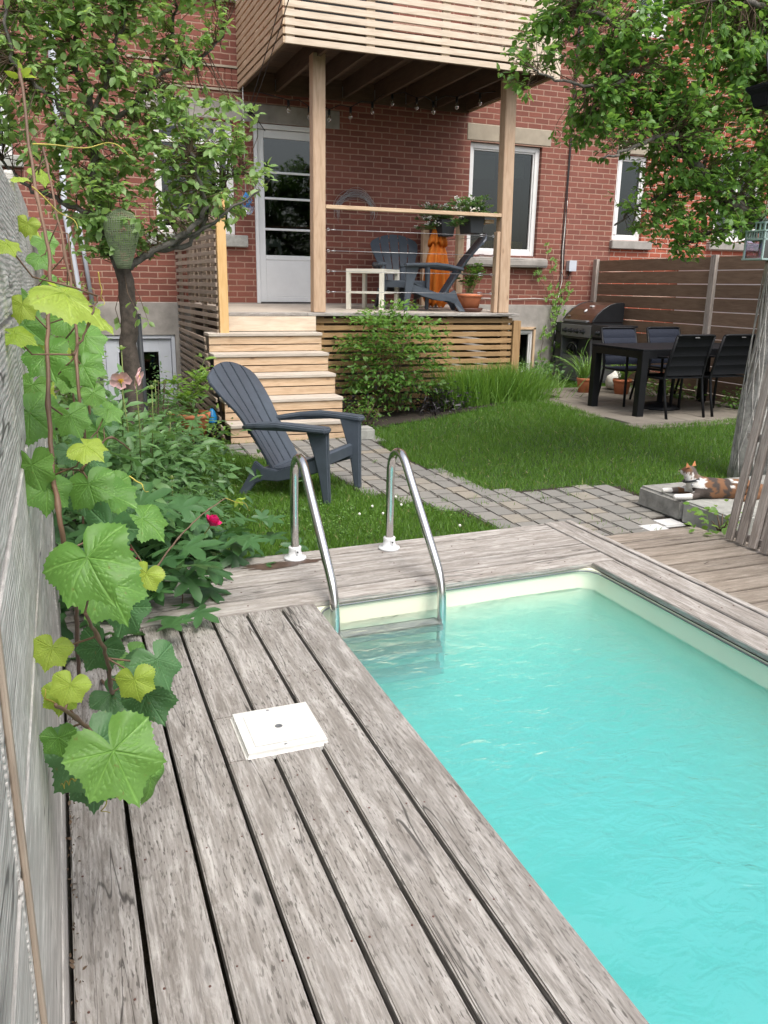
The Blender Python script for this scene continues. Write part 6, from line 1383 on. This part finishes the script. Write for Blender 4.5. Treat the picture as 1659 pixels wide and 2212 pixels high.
def tendril(a, d, L, turns, r0):
    a = Vector(a); d = Vector(d).normalized(); u = d.cross(Vector((0, 0, 1))).normalized(); v = d.cross(u); pts = []
    for k in range(60):
        t_ = k / 59; rad = r0 * t_ ** 1.5 * (1.1 - t_ * .6); pts.append(a + d * L * t_ ** .8 * (1 - .25 * t_) + u * rad * math.cos(t_ * turns * 6.28) + v * rad * math.sin(t_ * turns * 6.28) - Vector((0, 0, .02 * t_)))
    m = MB(); m.tube(pts, [.0018 - .0011 * k / 59 for k in range(60)], 6); return m.build('tendril', 'yellowstem', vine)
MAT['yellowstem'] = plain('yellow_tendril', (.36, .30, .05), .5, var=.4)
tendril((.0, 1.40, .50), (-.9, -.2, .1), .09, 5, .012); tendril((.0, 1.42, .47), (.1, -.1, -1), .08, 1.5, .02); tendril((-.02, 1.9, 1.62), (.95, .2, .12), .26, 1.2, .03); tendril((-.03, 2.0, 1.55), (.8, .1, -.6), .14, 1, .02); tendril((-.05, 1.35, .66), (-.5, -.1, .9), .09, .8, .02)
tendril((.55, 3.1, .545), (.8, 0, -.25), .14, 1.4, .025); tendril((.10, 2.2, 1.38), (.1, 0, -1), .08, 2, .008); tendril((.12, 1.9, .93), (.5, -.3, -.2), .06, 1.5, .01)
cloud('shoot_tip', [(.60, 3.12, .535)] * 3, [(.5, 0, -.6), (.8, .2, -.1), (-.2, 0, -.8)], rdir(3, 1), [.04] * 3, 'leaf_grape_young', vine)
cloud('shoot_tip', [(-.04, 2.5, 1.86)] * 4, [(-.9, 0, .2), (.8, 0, .1), (0, 0, 1), (.5, -.3, .4)], rdir(4, 1), [.04] * 4, 'leaf_grape_young', vine)
# litter along the fence foot
P = np.stack([NR.uniform(-.088, -.066, 160), NR.uniform(.8, 3.0, 160), NR.uniform(-.002, .006, 160)], 1)
o = cloud('leaf_litter', P, rdir(160), rdir(160, 2), NR.uniform(.006, .018, 160), 'pink', None); o.data.materials.clear(); o.data.materials.append(MAT['twig']); struct(o, 'stuff')

# ================================================================== CAT
def cat():
    t = thing('cat', 'calico cat lying on the concrete slabs with its head turned away', 'cat', (4.05, 4.2, 0))
    pts = [((4.20, 4.14, .062), .060), ((4.06, 4.18, .066), .062), ((3.95, 4.225, .076), .060), ((3.905, 4.245, .118), .044), ((3.893, 4.258, .172), .044), ((3.888, 4.272, .180), .041), ((3.874, 4.306, .166), .022), ((3.870, 4.318, .163), .014),
           ((3.925, 4.185, .045), .034), ((3.875, 4.175, .024), .022), ((3.80, 4.205, .020), .0175), ((3.762, 4.222, .019), .0185), ((3.748, 4.228, .016), .014),
           ((3.94, 4.29, .045), .030), ((3.91, 4.345, .026), .022), ((3.85, 4.385, .020), .0165), ((3.81, 4.398, .019), .0175), ((3.797, 4.402, .016), .013),
           ((4.30, 4.10, .060), .064), ((4.36, 4.075, .050), .052), ((4.27, 4.055, .035), .036), ((4.20, 4.03, .022), .022), ((4.15, 4.035, .018), .017),
           ((4.44, 4.08, .026), .022), ((4.53, 4.12, .020), .016), ((4.60, 4.19, .018), .013)]
    ed = [(0, 1), (1, 2), (2, 3), (3, 4), (4, 5), (5, 6), (6, 7), (2, 8), (8, 9), (9, 10), (10, 11), (11, 12), (2, 13), (13, 14), (14, 15), (15, 16), (16, 17), (0, 18), (18, 19), (18, 20), (20, 21), (21, 22), (19, 23), (23, 24), (24, 25)]
    me = bpy.data.meshes.new('c'); me.from_pydata([p for p, r in pts], ed, []); o = bpy.data.objects.new('c', me); COL.objects.link(o)
    md = o.modifiers.new('s', 'SKIN'); 
    for i, (p, r) in enumerate(pts):
        r *= (1.22 if i not in (3, 6, 7) else 1.1) if i < 8 or 18 <= i <= 20 else 1.12
        me.skin_vertices[0].data[i].radius = (r, r)
    me.skin_vertices[0].data[0].use_root = True; sb = o.modifiers.new('d', 'SUBSURF'); sb.levels = 3; sb.render_levels = 3
    dg = bpy.context.evaluated_depsgraph_get(); nm = bpy.data.meshes.new_from_object(o.evaluated_get(dg)); bpy.data.objects.remove(o)
    nv = len(nm.vertices); co = np.zeros(nv * 3, 'f'); nm.vertices.foreach_get('co', co); co = co.reshape(-1, 3); co[:, 2] = np.maximum(co[:, 2], .003)
    nm.vertices.foreach_set('co', co.ravel()); x, y, z = co.T
    wv = NR.normal(0, .0035, nv) + .006 * np.sin(x * 90 + y * 60) + .006 * np.sin(z * 130 + x * 40)
    W_, O_, K_, T_ = np.array([.78, .76, .72]), np.array([.20, .092, .04]), np.array([.045, .036, .032]), np.array([.15, .10, .07])
    c = np.tile(O_, (nv, 1))
    s = (x - 3.9) * .93 - (y - 4.24) * .3 + wv
    c[(s > .085) & (s < .165) & (z > .045)] = K_; c[(s > .11) & (s < .135) & (z < .09)] = O_; c[(s > .20) & (s < .245)] = K_; c[(s > .245) & (s < .27) & (z > .085)] = W_; c[(s > .02) & (s < .10) & (z < .085)] = K_
    c[(s > .075) & (s < .11) & (z >= .085)] = O_
    c[(s < .075) & (z < .14) & (z > .03)] = W_; c[(s > -.01) & (s < .11) & (z < .08) & (y < 4.21)] = K_
    hd = (z > .142) & (x < 3.96); c[hd] = T_; c[hd & (x < 3.885) & (z < .172 + wv)] = W_; c[hd & (z > .18) & (x < 3.875)] = O_ * .8; c[hd & (x > 3.885) & (z > .165)] = K_ * 2.0
    legs = (x < 3.905) & (z < .048); c[legs] = W_; c[legs & (x > 3.855) & (y < 4.2)] = K_ * 2; c[legs & (x > 3.855) & (y > 4.3) & (x < 3.89)] = K_ * 3; c[legs & (x >= 3.885) & (y > 4.3)] = O_
    a = nm.color_attributes.new('fur', 'FLOAT_COLOR', 'POINT'); a.data.foreach_set('color', np.concatenate([c, np.ones((nv, 1))], 1).astype('f').ravel())
    m = NT('calico_fur'); at = m.n('Attribute', attribute_name='fur'); n = m.noise(m.map(m.obj(), (1, 1, 1)), 260, 3, .7)
    m.col(m.mix(m.ramp(n, [(.35, 0.0), (.7, .35)]), at.outputs['Color'], (.12, .08, .06))); m.rough(.9); m.bump(n, .7, .004)
    nm.materials.clear(); nm.materials.append(m.m); MAT['fur'] = m.m
    nm.polygons.foreach_set('use_smooth', [True] * len(nm.polygons)); b = bpy.data.objects.new('body', nm); COL.objects.link(b); b.parent = t; b.location = (-4.05, -4.2, 0)
    off = Vector((-4.05, -4.2, 0))
    MAT['ear'] = plain('ginger_ear', (.42, .17, .07), .9, var=.2)
    for (p, d) in (((3.856, 4.246, .208), (-.40, -.15, 1)), ((3.926, 4.272, .208), (.40, .15, 1))):
        mm = MB(); p = Vector(p) + off; d = Vector(d).normalized(); n1 = Vector((.94, .35, 0)).normalized()
        mm.add([p - n1 * .021, p + n1 * .021, p + d * .046, p + Vector((.018, -.012, .004))], [(0, 1, 2), (0, 2, 3), (1, 3, 2), (0, 3, 1)]); mm.build('ear', 'ear', b if False else t, bevel=.002, seg=2)
    # face: eyes, nose
    for dy in (-.014, .012): mm = MB(); mm.lathe([(0, -.005), (.005, 0), (0, .005)], Vector((3.872 + dy * 1.4, 4.312, .184)) + off, 8); mm.build('eye', 'blackprop', t)
    mm = MB(); mm.lathe([(0, -.004), (.004, 0), (0, .004)], Vector((3.864, 4.330, .166)) + off, 8); mm.build('nose', 'pink', t)
    mm = MB(); cc = Vector((3.903, 4.246, .123)) + off; ax = Vector((-.25, .18, .95)).normalized(); u = ax.cross(Vector((0, 1, 0))).normalized(); v = ax.cross(u)
    mm.tube([cc + (u * math.cos(q) + v * math.sin(q)) * .054 for q in np.linspace(0, 2 * PI, 28)], .0068, 8); cl = mm.build('collar', 'blackprop', t)
    mm = MB()
    for q in (-.012, .012): mm.box(cc + Vector((.010 + q, -.060, .008 + .2 * q)), (.016, .006, .009))
    mm.build('collar_mark', 'white', cl)
    mm = MB(); mm.lathe([(0, -.012), (.009, -.004), (.008, .006), (0, .01)], Vector((3.878, 4.205, .095)) + off, 10); mm.build('bell', 'wire', cl)
    mm = MB()
    for k in range(3): mm.tube([Vector((3.862, 4.300, .160)) + off, Vector((3.815 - .004 * k, 4.30 + .006 * k, .158 + .006 * (k - 2))) + off], .0002, 3)
    mm.build('whiskers', 'white', t)
cat()

# screws in the deck boards
m = MB()
for i, (a, b) in enumerate(((-.083, .054), (.066, .200), (.212, .346), (.358, .486), (.498, .634), (.646, .789), (.801, .94))):
    for y in (.95, 1.36, 1.77, 2.0 if i in (3, 4) else 2.2, 2.6, 3.0):
        for x in (a + .022, b - .022): m.lathe([(.0, .0004), (.0025, .0003), (.003, -.001)], (x + rnd.gauss(0, .004), y + rnd.gauss(0, .01), .0022), 8)
for y in (3.31, 3.46, 3.61, 3.76):
    for x in (.25, .66, 1.07, 1.48, 1.89, 2.3): m.lathe([(.0, .0004), (.0035, .0004), (.0042, -.001)], (x + rnd.gauss(0, .01), y + .036 * (x - .95) + rnd.gauss(0, .012), .0022), 8)
for x in (2.49, 2.55, 2.64, 2.71):
    for y in (1.8, 2.2, 2.6, 3.0): m.lathe([(.0, .0004), (.0035, .0004), (.0042, -.001)], (x, y + rnd.gauss(0, .02), .0022), 8)
struct(m.build('deck_screws', 'saucer'))
# damp stain round the left ladder collar
V = [(0, 0, 0)]; n = 40
for k in range(n):
    a = 2 * PI * k / n; r_ = 1 + .22 * math.sin(3 * a + 1) + .18 * math.sin(9 * a) * (1 if abs(math.cos(a)) > .5 else .2)
    V.append((-.06 + .20 * r_ * math.cos(a), .045 * r_ * math.sin(a), 0))
MAT['damp'] = plain('damp_wood', (.085, .055, .042), .45, var=.35, scale=20)
m = MB(); m.add([(x + 1.0, y + 3.78 + .036 * x, .0022) for x, y, z in V], [(0, 1 + k, 1 + (k + 1) % n) for k in range(n)], None, .3); struct(m.build('damp_stain', 'damp'))
